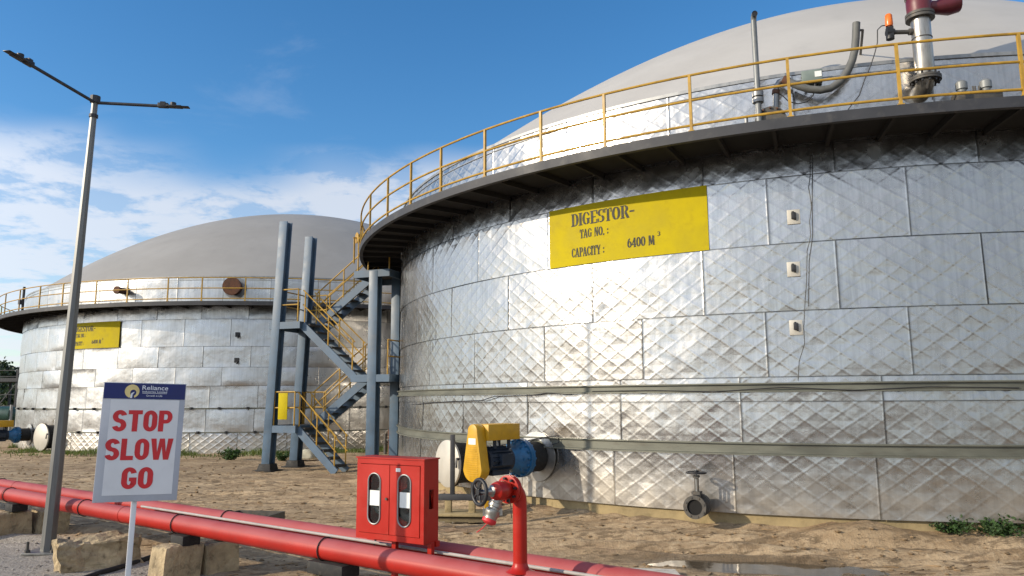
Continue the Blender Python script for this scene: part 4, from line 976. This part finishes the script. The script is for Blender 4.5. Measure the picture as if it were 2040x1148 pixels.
# ------------------------------------------------------------------ ground
puddles = [(2.85, 9.42, 1.15, .40, -.30), (-1.05, 13.3, .62, .38, -.2), (1.25, 9.02, .0, .0, 0)]
def pd_mask(x, y):
    m_ = 0
    for cx0, cy0, a, b_, r in puddles:
        if a <= 0: continue
        dx, dy = x-cx0, y-cy0; c_, s_ = math.cos(r), math.sin(r); u = (dx*c_+dy*s_)/a; v = (-dx*s_+dy*c_)/b_
        d_ = math.sqrt(u*u+v*v)+.28*noise.noise(V((x*1.6, y*1.6, 3)))
        m_ = max(m_, max(0, min(1, (1.25-d_)/.6)))
    return m_
def ground_h(x, y):
    far = max(0.0, min(1.0, (abs(x)+y-8)/60))
    h = .035*noise.noise(V((x*.35, y*.35, 0)))
    if y < 34 and -26 < x < 16 and y > -6:
        fr = 1 if y > fy(x)+.9 else .45      # churned mud behind the pipes, gravel in front
        h += fr*(.036*noise.noise(V((x*.8, y*2.4, 4)))+.030*noise.noise(V((x*2.3, y*5.2, 8)))+.012*noise.noise(V((x*7, y*9, 2)))+.006*noise.noise(V((x*15, y*15, 5))))
        w_ = y+.10*x+.35*noise.noise(V((x*.25, y*.25, 7)))          # wheel ruts across the yard
        for c0 in (10.55, 11.25, 14.6, 15.9, 18.3, 19.8):
            q = abs(w_-c0)/.17
            if q < 2.6: h += -.075*math.exp(-q*q)+.045*math.exp(-(q-1.6)**2*3)
        dn = math.hypot(x-NC[0], y-NC[1])-NR
        if dn < 1.2: h += (.10+.09*noise.noise(V((x*.9, y*.9, 11)))+.05*noise.noise(V((x*3, y*3, 1))))*math.exp(-max(0, dn)/.35)
        m2 = math.exp(-((x-4.75)**2/.5+(y-11.0)**2/.12)); h += .16*m2
        m_ = pd_mask(x, y); h = h*(1-m_)-.045*m_
    return h
def axis_coords(lo, hi, bands):
    """bands: (start, end, step)"""
    out = []; x = lo
    while x < hi:
        st = None
        for a, b_, s in bands:
            if a <= x < b_: st = s; break
        if st is None:
            dd = min(min(abs(x-a), abs(x-b_)) for a, b_, s in bands); st = max(.6, dd*.35)
            nx = [a for a, _, _ in bands if a > x]
            if nx and x+st > min(nx): st = min(nx)-x
        out.append(x); x += max(st, .02)
    out.append(hi); return out
xs = axis_coords(-900, 900, [(-22, -8, .22), (-8, 8.5, .085), (8.5, 14, .3)])
ys = axis_coords(-400, 1200, [(5.5, 13.2, .06), (13.2, 19, .11), (19, 32, .25)])
vs = [(x, y, ground_h(x, y)) for y in ys for x in xs]; nx_ = len(xs)
fs = [(j*nx_+i, j*nx_+i+1, (j+1)*nx_+i+1, (j+1)*nx_+i) for j in range(len(ys)-1) for i in range(nx_-1)]
def ground_mat():
    t = NT('yard_soil'); p = t.pos()
    sx = t.n('ShaderNodeSeparateXYZ'); t.link(p, sx.inputs[0]); X_, Y_ = sx.outputs[0], sx.outputs[1]
    n_big = t.noise(p, .28, 5, .6); n_mid = t.noise(p, 1.3, 6, .65, (.55, 1.5, 1)); n_f = t.noise(p, 9, 6, .7); n_g = t.noise(p, 45, 4, .7)
    base = t.mix(t.ramp(n_mid, .32, .66), (.25, .172, .098), (.50, .37, .228))
    base = t.mix(t.ramp(n_f, .42, .74, 0, .75), base, (.57, .44, .285))
    base = t.mix(t.ramp(n_big, .50, .68, 0, .65), base, (.20, .13, .066))
    base = t.mix(t.ramp(t.noise(p, 3.2, 7, .72, (.6, 1.5, 1)), .56, .70, 0, .75), base, (.135, .09, .048))
    base = t.mix(t.ramp(t.noise(p, .55, 4, .6), .56, .72, 0, .35), base, (.36, .22, .15))
    n_s = t.noise(p, 4.6, 8, .74, (.55, 1.7, 1))
    base = t.mix(t.ramp(n_s, .50, .60, 0, .8), base, (.145, .103, .062))
    base = t.mix(t.ramp(t.noise(p, 14, 5, .7, (.6, 1.4, 1)), .54, .68, 0, .45), base, (.12, .085, .05))
    # grey gravel in front of the pipes
    ln = t.math('ADD', Y_, t.math('MULTIPLY', X_, .742)); ln = t.math('ADD', ln, t.math('MULTIPLY', n_mid, .9))
    gm = t.ramp(ln, 6.75, 7.35, 1.0, 0.0)
    grav = t.mix(t.ramp(n_g, .3, .7), (.19, .17, .145), (.46, .42, .365))
    grav = t.mix(t.ramp(n_f, .5, .75, 0, .55), grav, (.30, .26, .20))
    base = t.mix(gm, base, grav)
    # damp soil round the puddles
    wet = 0.0
    for cx0, cy0, a, b_, r in puddles:
        if a <= 0: continue
        dx = t.math('SUBTRACT', X_, cx0); dy = t.math('SUBTRACT', Y_, cy0); c_, s_ = math.cos(r), math.sin(r)
        u = t.math('DIVIDE', t.math('ADD', t.math('MULTIPLY', dx, c_), t.math('MULTIPLY', dy, s_)), a)
        v = t.math('DIVIDE', t.math('SUBTRACT', t.math('MULTIPLY', dy, c_), t.math('MULTIPLY', dx, s_)), b_)
        d_ = t.math('SQRT', t.math('ADD', t.math('MULTIPLY', u, u), t.math('MULTIPLY', v, v)))
        d_ = t.math('ADD', d_, t.math('MULTIPLY', n_mid, .8))
        wet = t.math('MAXIMUM', wet, t.ramp(d_, 1.45, 1.95, 1.0, 0.0))
    base = t.mix(t.math('MULTIPLY', wet, .75), base, (.10, .068, .038))
    far = t.ramp(Y_, 30, 70); base = t.mix(far, base, (.16, .15, .075))
    t.link(base, t.b.inputs['Base Color'])
    t.link(t.math('SUBTRACT', .93, t.math('MULTIPLY', wet, .45)), t.b.inputs['Roughness'])
    t.b.inputs['Specular IOR Level'].default_value = .25
    h = t.math('ADD', t.math('MULTIPLY', n_f, .7), t.math('MULTIPLY', n_g, .35)); t.bump(h, .045, 1.0); return t.m
me = bpy.data.meshes.new('ground'); me.from_pydata(vs, [], fs); me.polygons.foreach_set('use_smooth', [True]*len(me.polygons)); me.materials.append(ground_mat())
gr = bpy.data.objects.new('ground', me); COL.objects.link(gr); tag(gr, kind='structure')
def water_mat():
    t = NT('muddy_water'); t.b.inputs['Base Color'].default_value = (.085, .065, .042, 1); t.b.inputs['Roughness'].default_value = .04; t.b.inputs['IOR'].default_value = 1.33
    t.bump(t.noise(t.pos(), 7, 3), .003, .6); return t.m
wm = water_mat()
for cx0, cy0, a, b_, r in puddles:
    if a <= 0: continue
    b = MB(); n = 40; b.add([(cx0+a*1.35*math.cos(g)*math.cos(r)-b_*1.35*math.sin(g)*math.sin(r), cy0+a*1.35*math.cos(g)*math.sin(r)+b_*1.35*math.sin(g)*math.cos(r), -.022) for g in [2*math.pi*i/n for i in range(n)]], [tuple(range(n))])
    o = b.build('puddle', wm, None, smooth=False); tag(o, kind='structure')

# clods and gravel: uncountable
b = MB(); rnd = random.Random(5)
ico = [V(p).normalized() for p in ((0, 0, 1), (.89, 0, .45), (.28, .85, .45), (-.72, .53, .45), (-.72, -.53, .45), (.28, -.85, .45), (0, 0, -1))]
icf = [(0, 1, 2), (0, 2, 3), (0, 3, 4), (0, 4, 5), (0, 5, 1), (6, 2, 1), (6, 3, 2), (6, 4, 3), (6, 5, 4), (6, 1, 5)]
def stone(mb, x, y, s, z=None):
    z = ground_h(x, y) if z is None else z; k = V((rnd.uniform(.7, 1.3), rnd.uniform(.7, 1.3), rnd.uniform(.45, .8)))*s; a = rnd.uniform(0, 6.3); c_, s2 = math.cos(a), math.sin(a); vs_ = []
    for p in ico:
        q = V((p.x*k.x, p.y*k.y, p.z*k.z))*rnd.uniform(.8, 1.2); vs_.append((x+q.x*c_-q.y*s2, y+q.x*s2+q.y*c_, z+q.z*.8))
    mb.add(vs_, icf)
cl = MB()
for i in range(11000):
    y = 6+22*rnd.random()**1.8; x = y*rnd.uniform(-.72, .72)
    if math.hypot(x-NC[0], y-NC[1]) < NR+.02 or pd_mask(x, y) > .2: continue
    if y < fy(x)+.2: continue
    if noise.noise(V((x*.7, y*1.2, 6))) < -.05 and rnd.random() < .75: continue
    stone(cl, x, y, .008+.038*rnd.random()**3.4*(1+.02*y))
for i in range(2600):
    y = 6+18*rnd.random()**1.6; x = y*rnd.uniform(-.72, .72)
    if math.hypot(x-NC[0], y-NC[1]) < NR+.05 or pd_mask(x, y) > .2 or y < fy(x)+.2: continue
    if noise.noise(V((x*.5, y*.9, 21))) < .0: continue
    a = rnd.gauss(0, .6); L_ = rnd.uniform(.03, .12); z = ground_h(x, y)+.006; dx, dy = L_*math.cos(a), L_*math.sin(a)
    cl.add([(x-dx, y-dy, z), (x+dx, y+dy, z+rnd.uniform(0, .02)), (x+dx, y+dy+.006, z), (x, y, z+.012)], [(0, 1, 3), (1, 2, 3), (2, 0, 3)])
o = cl.build('soil_clods', weathered('dry_clods', (.27, .185, .10), .95, var=.55, scale=8), None, smooth=False); tag(o, kind='stuff')
gv = MB()
for i in range(5200):
    x = rnd.uniform(-8.5, .6); y = rnd.uniform(5.6, fy(x)+.3)
    if y < -x*1.2 or y > 13: continue
    stone(gv, x, y, .006+.022*rnd.random()**2.6)
o = gv.build('gravel', weathered('grey_gravel', (.33, .295, .25), .9, var=.5, scale=14), None, smooth=False); tag(o, kind='stuff')

# black hose on the gravel
b = MB(); pts = [gp(150, 1165), gp(200, 1147), gp(250, 1133), gp(300, 1116), gp(335, 1106)]; o0 = pts[0].copy(); b.tube([p-o0+V((0, 0, .03)) for p in pts], .035, 10); o = b.build('black_hose', M['rubber']); o.location = o0; tag(o, 'straight black hose lying on the gravel by the sign post', 'hose')
# pale concrete strip and a dark scrap by the bottom edge
t_ = NT('pale_slab'); 
b = MB(); pa, pb = gp(1150, 1140), gp(1345, 1146)
out = []
for i in range(26):
    f = i/25; p = pa.lerp(pb, f); out.append((p.x, p.y+.03*noise.noise(V((f*9, 0, 0)))))
out2 = [(x+.0, y-.55) for x, y in reversed(out)]
b.prism(out+out2, Matrix.Translation((0, 0, -.06)), .125); o = b.build('concrete_slab', weathered('pale_cement_slab', (.52, .49, .43), .9, var=.2, scale=4, dirt=(.28, .22, .15), dirt_amt=.8, bump=.01, bscale=14), None, smooth=False); tag(o, 'pale broken cement slab at the bottom edge before the puddle', 'slab')
p0 = gp(1225, 1148, .05); b = MB(); b.tube([p0+V((-.09, 0, .0)), p0+V((-.02, 0, .045)), p0+V((.09, .02, .05))], [.045, .05, .05], 10); o = b.build('pipe_scrap', M['rubber']); tag(o, 'short dark pipe scrap lying on the pale slab', 'pipe')
for k, (x, y, s) in enumerate(((1160, 1090, .10), (1275, 1060, .12), (1120, 1092, .07))):
    pass

# ------------------------------------------------------------------ plants
def leaf(mb, p, d, s, w):
    d = d.normalized(); sd = d.cross(V((rnd.uniform(-1, 1), rnd.uniform(-1, 1), rnd.uniform(-.3, 1)))).normalized()*w; up = sd.cross(d).normalized()*s*.12
    mb.add([p, p+d*s*.5+sd+up, p+d*s, p+d*s*.5-sd+up], [(0, 1, 2, 3)])
def weed(name, label, c, r, h, n, ls, cat, group=None, mat='leaf'):
    c = V((c.x, c.y, ground_h(c.x, c.y))); t = thing(name, label, cat, c, group=group); b = MB(); st = MB()
    for k in range(max(4, n//60)):
        a = rnd.uniform(0, 6.3); rr = r*math.sqrt(rnd.random()); tipp = V((rr*math.cos(a), rr*math.sin(a), h*rnd.uniform(.5, 1)*(1-.5*(rr/r)**2)))
        st.tube([(tipp.x*.15, tipp.y*.15, -.02), tipp*.6, tipp], [.008, .006, .003], 5)
        for j in range(n//max(4, n//60)):
            f = rnd.uniform(.15, 1.05); p = tipp*f+V((rnd.gauss(0, .09), rnd.gauss(0, .09), rnd.gauss(0, .05)))*r*1.6
            if p.z < .0: p.z = rnd.random()*.05
            leaf(b, p, V((rnd.gauss(0, 1), rnd.gauss(0, 1), rnd.gauss(.3, .6))), ls*rnd.uniform(.6, 1.3), ls*.32)
    b.build('foliage', M[mat], t, smooth=False); st.build('stem', M['bark'], t); return t
weed('weed', 'low green weed at the near tank foot, the smaller one on the left', gp(1905, 1076), .24, .27, 900, .05, 'weed', 'weeds at the near tank foot')
weed('weed', 'broad leafy green weed at the near tank foot at right picture edge', gp(1988, 1078), .34, .27, 1500, .055, 'weed', 'weeds at the near tank foot')
weed('weed', 'leafy weed at the far right picture edge behind the other weed', gp(2040, 1074), .28, .34, 1200, .06, 'weed', 'weeds at the near tank foot')
weed('shrub', 'small dark green shrub at the distant tank foot left of the tower', gp(457, 918), .42, .52, 700, .09, 'shrub', 'shrubs at the distant tank foot')
weed('shrub', 'low green shrub between the two left columns of the stair tower', gp(562, 918), .35, .36, 500, .08, 'shrub', 'shrubs at the distant tank foot')
# grass strip
b = MB()
for i in range(9000):
    x = rnd.uniform(-22, -4.5); a = math.atan2(0, 0); 
    if abs(x-FC[0]) < FR: yb = FC[1]-math.sqrt(FR**2-(x-FC[0])**2)
    else: yb = 41
    y = yb-abs(rnd.gauss(0, .9))-.05
    if noise.noise(V((x*.5, y*.8, 2))) < -.12: continue
    hgt = rnd.uniform(.05, .2)*(1.3 if noise.noise(V((x*.9, 0, 9))) > .1 else .7); a = rnd.uniform(0, 3.14); w_ = .018
    b.add([(x-w_*math.cos(a), y-w_*math.sin(a), -.02), (x+w_*math.cos(a), y+w_*math.sin(a), -.02), (x+rnd.gauss(0, .05), y+rnd.gauss(0, .05), hgt)], [(0, 1, 2)])
o = b.build('grass', M['grass'], None, smooth=False); tag(o, kind='stuff')
# pale bundle near the tower
P0 = gp(612, 918); bm = bmesh.new(); bmesh.ops.create_icosphere(bm, subdivisions=3, radius=.3)
for v in bm.verts: v.co = V((v.co.x*1.25, v.co.y*.9, max(-.05, v.co.z*.85)))*(1+.22*noise.noise(v.co*5)); v.co.z += .12
for f in bm.faces: f.smooth = True
me = bpy.data.meshes.new('sack'); bm.to_mesh(me); bm.free(); me.materials.append(M['bundle']); o = bpy.data.objects.new('sack', me); COL.objects.link(o); o.location = P0; tag(o, 'crumpled pale sack on the ground behind the stair tower', 'sack')
# vertical grey pipework behind the tower's right columns
P0 = gp(770, 905); t = thing('pipe_riser', 'dark rusty pipe riser standing beside the right tower column', 'pipe', P0)
b = MB(); b.cyl((-.05, 0, 0), (-.05, 0, .75), .06, n=12); b.build('pipe', M['steel_grey'], t)
b = MB(); b.cyl((.12, 0, 0), (.12, 0, .9), .08, n=12); b.build('pipe', M['rust'], t)
b = MB(); b.cyl((.12, 0, .5), (.12, 0, .56), .13, n=14); b.cyl((-.05, 0, .4), (-.05, 0, .45), .1, n=14); b.build('flange', M['steel_grey'], t)

# ------------------------------------------------------------------ background at the far left
def ptY(x, y, Y): return atY(x, y, Y)
A0 = atY(-60, 800, 62); A1 = atY(31, 800, 62)
t = thing('pipe_rack', 'distant dark steel pipe rack with railings at the left edge', 'steel frame', (A1.x, 62, 0))
zt_ = atY(20, 757, 62).z; zr_ = atY(20, 738, 62).z
n_ = 0
for x in (-10, -7.5, -5, -2.5, 0):
    for y in (0, 3):
        b = MB(); b.bar((x, y, 0), (x, y, zr_ if y == 0 else zt_), .16, .16); b.build('column', M['charcoal'], t)
b = MB(); b.box((-5, 1.5, zt_), (10.4, 3.4, .3)); b.build('platform', M['charcoal'], t)
for h in (zr_, zr_-.5, zt_-1.2, zt_-2.1):
    b = MB(); b.bar((-10, 0, h), (0.2, 0, h), .06, .06); b.build('rail', M['charcoal'], t)
b = MB(); b.bar((-5, 0, .2), (-2.5, 0, zt_-.2), .08, .08); b.bar((-2.5, 0, .2), (0, 0, zt_-.2), .08, .08); b.build('brace', M['charcoal'], t)
P0 = atY(2, 840, 48); P0.z = 0
t = thing('process_vessel', 'distant dark green horizontal vessel at the left edge', 'vessel', P0)
zc = atY(2, 826, 48).z; 
b = MB(); b.lathe([(0, -1.6), (.3, -1.55), (.48, -1.35), (.5, -1.2), (.5, .55), (.48, .7), (.3, .85), (0, .9)], (0, 0, zc), (1, 0, 0), 24); b.build('shell', M['green_tank'], t)
for x in (-1.0, .3):
    b = MB(); b.box((x, 0, zc/2-.1), (.2, .7, zc-.2)); b.build('saddle', M['charcoal'], t)
b = MB(); b.cyl((.78, -.3, 0), (.78, -.3, zc+.6), .09, n=10); b.build('pipe', M['galv'], t)
def tree(label, c, h, r, n):
    t = thing('broadleaf_tree', label, 'tree', c, group='distant trees at the left edge'); b = MB()
    b.tube([(0, 0, -.2), (.1, 0, h*.3), (0, .1, h*.55), (.15, 0, h*.8)], [.22, .18, .12, .04], 8)
    for k in range(7):
        a = rnd.uniform(0, 6.3); z0 = h*rnd.uniform(.3, .6); e_ = V((r*.7*math.cos(a), r*.7*math.sin(a), z0+h*rnd.uniform(.1, .3))); b.tube([(0, 0, z0), e_*.5+V((0, 0, z0*.5)), e_], [.1, .06, .025], 6)
    b.build('trunk', M['bark'], t); f = MB()
    blobs = [(V((rnd.gauss(0, .45)*r, rnd.gauss(0, .45)*r, h*rnd.uniform(.4, .95))), r*rnd.uniform(.25, .5)) for _ in range(16)]
    for i in range(n):
        c_, rr = rnd.choice(blobs); p = c_+V((rnd.gauss(0, .5), rnd.gauss(0, .5), rnd.gauss(0, .42)))*rr
        leaf(f, p, V((rnd.gauss(0, 1), rnd.gauss(0, 1), rnd.gauss(0, .7))), .42, .14)
    f.build('crown', M['tree_leaf'], t, smooth=False)
tree('taller distant tree behind the pipe rack at the left edge', (atY(16, 800, 85).x, 85, 0), 6.4, 2.2, 2200)
tree('distant bushy tree left of the others behind the rack', (atY(-30, 800, 80).x, 80, 0), 4.6, 2.6, 2200)
tree('low distant bushy tree partly hidden by the dented tank', (atY(33, 800, 78).x, 78, 0), 3.4, 2.2, 1800)

# ------------------------------------------------------------------ light and sky
SUN_AZ, SUN_EL = R_(200), R_(21.5)        # direction towards the sun, measured from +X
sd_ = V((math.cos(SUN_AZ)*math.cos(SUN_EL), math.sin(SUN_AZ)*math.cos(SUN_EL), math.sin(SUN_EL)))
ld = bpy.data.lights.new('sun', 'SUN'); ld.energy = 3.9; ld.angle = R_(.55); ld.color = (1, .87, .68)
lo = bpy.data.objects.new('sun', ld); COL.objects.link(lo); lo.rotation_euler = (-sd_).to_track_quat('-Z', 'Y').to_euler(); lo.location = sd_*60
w = bpy.data.worlds.new('World'); S.world = w; w.use_nodes = True; nt = w.node_tree
bg = nt.nodes['Background']
N = lambda typ, **k: (lambda nd: ([setattr(nd, a, b_) for a, b_ in k.items()], nd)[1])(nt.nodes.new(typ))
sky = N('ShaderNodeTexSky', sky_type='NISHITA'); sky.sun_disc = False; sky.sun_elevation = SUN_EL
sky.sun_rotation = math.pi/2-SUN_AZ; sky.altitude = 200; sky.air_density = 1.0; sky.dust_density = .35; sky.ozone_density = 2.6
tc = N('ShaderNodeTexCoord'); sep = N('ShaderNodeSeparateXYZ'); nt.links.new(tc.outputs['Generated'], sep.inputs[0])
def mth(op, a, b_=0.0, clamp=False):
    nd = N('ShaderNodeMath', operation=op, use_clamp=clamp)
    for i, v in enumerate((a, b_)):
        if isinstance(v, bpy.types.NodeSocket): nt.links.new(v, nd.inputs[i])
        else: nd.inputs[i].default_value = v
    return nd.outputs[0]
def rmp(x, lo_, hi_, a=0.0, b_=1.0):
    nd = N('ShaderNodeMapRange', interpolation_type='SMOOTHSTEP'); nt.links.new(x, nd.inputs[0])
    for i, v in enumerate((lo_, hi_, a, b_)): nd.inputs[i+1].default_value = v
    return nd.outputs[0]
zc_ = mth('MAXIMUM', sep.outputs[2], 0.0); den = mth('ADD', zc_, .10)
cmb = N('ShaderNodeCombineXYZ'); nt.links.new(mth('DIVIDE', sep.outputs[0], den), cmb.inputs[0]); nt.links.new(mth('DIVIDE', sep.outputs[1], den), cmb.inputs[1])
def nz(scale, detail, rough, dist=0, off=(0, 0, 0), st=(1, 1, 1)):
    mp = N('ShaderNodeMapping'); nt.links.new(cmb.outputs[0], mp.inputs[0]); mp.inputs['Location'].default_value = off; mp.inputs['Scale'].default_value = st
    nd = N('ShaderNodeTexNoise'); nt.links.new(mp.outputs[0], nd.inputs['Vector']); nd.inputs['Scale'].default_value = scale; nd.inputs['Detail'].default_value = detail; nd.inputs['Roughness'].default_value = rough; nd.inputs['Distortion'].default_value = dist
    return nd.outputs['Fac']
big = nz(.75, 3, .5, .2, (3.1, 1.7, 0)); med = nz(2.6, 8, .62, .35, (0, .4, 0)); fine = nz(8, 6, .65, .2)
edge = mth('ADD', sep.outputs[2], mth('MULTIPLY', mth('SUBTRACT', big, .5), .22))
edge = mth('SUBTRACT', edge, rmp(sep.outputs[1], .05, -.45, 0.0, .75))  # cloud cover added behind the camera to brighten and neutralise reflections
band = rmp(edge, .27, .335, 1.0, 0.0)
dens = mth('ADD', mth('MULTIPLY', med, .72), mth('MULTIPLY', fine, .28))
cl1 = mth('MULTIPLY', mth('MAXIMUM', rmp(dens, .36, .53), .42), band)
wisp = mth('MULTIPLY', rmp(nz(1.5, 7, .6, .6, (7, 2, 0), (1, 1.6, 1)), .56, .78), .16)
cov = mth('MAXIMUM', cl1, wisp)
mix = N('ShaderNodeMix', data_type='RGBA'); nt.links.new(mth('MULTIPLY', cov, .80), mix.inputs[0])
hs = N('ShaderNodeHueSaturation'); hs.inputs['Saturation'].default_value = 1.28; hs.inputs['Value'].default_value = 1.0; nt.links.new(sky.outputs[0], hs.inputs['Color'])
nt.links.new(hs.outputs[0], mix.inputs[6])
dt = N('ShaderNodeVectorMath', operation='DOT_PRODUCT'); nt.links.new(tc.outputs['Generated'], dt.inputs[0]); dt.inputs[1].default_value = sd_
gl = mth('MULTIPLY_ADD', mth('POWER', mth('MAXIMUM', dt.outputs['Value'], 0.0), 2.0), 1.5); gl.node.inputs[2].default_value = 1.0  # glow added to clouds near the sun to brighten the metal's reflections
cc_ = N('ShaderNodeVectorMath', operation='SCALE'); cc_.inputs[0].default_value = (4.15, 4.35, 4.75); nt.links.new(gl, cc_.inputs['Scale']); nt.links.new(cc_.outputs[0], mix.inputs[7])
nt.links.new(mix.outputs[2], bg.inputs['Color']); bg.inputs['Strength'].default_value = .15
S.view_settings.view_transform = 'Standard'; S.view_settings.look = 'None'; S.view_settings.exposure = .32; S.view_settings.gamma = 1; S.view_settings.use_curve_mapping = False
S.cycles.max_bounces = 8
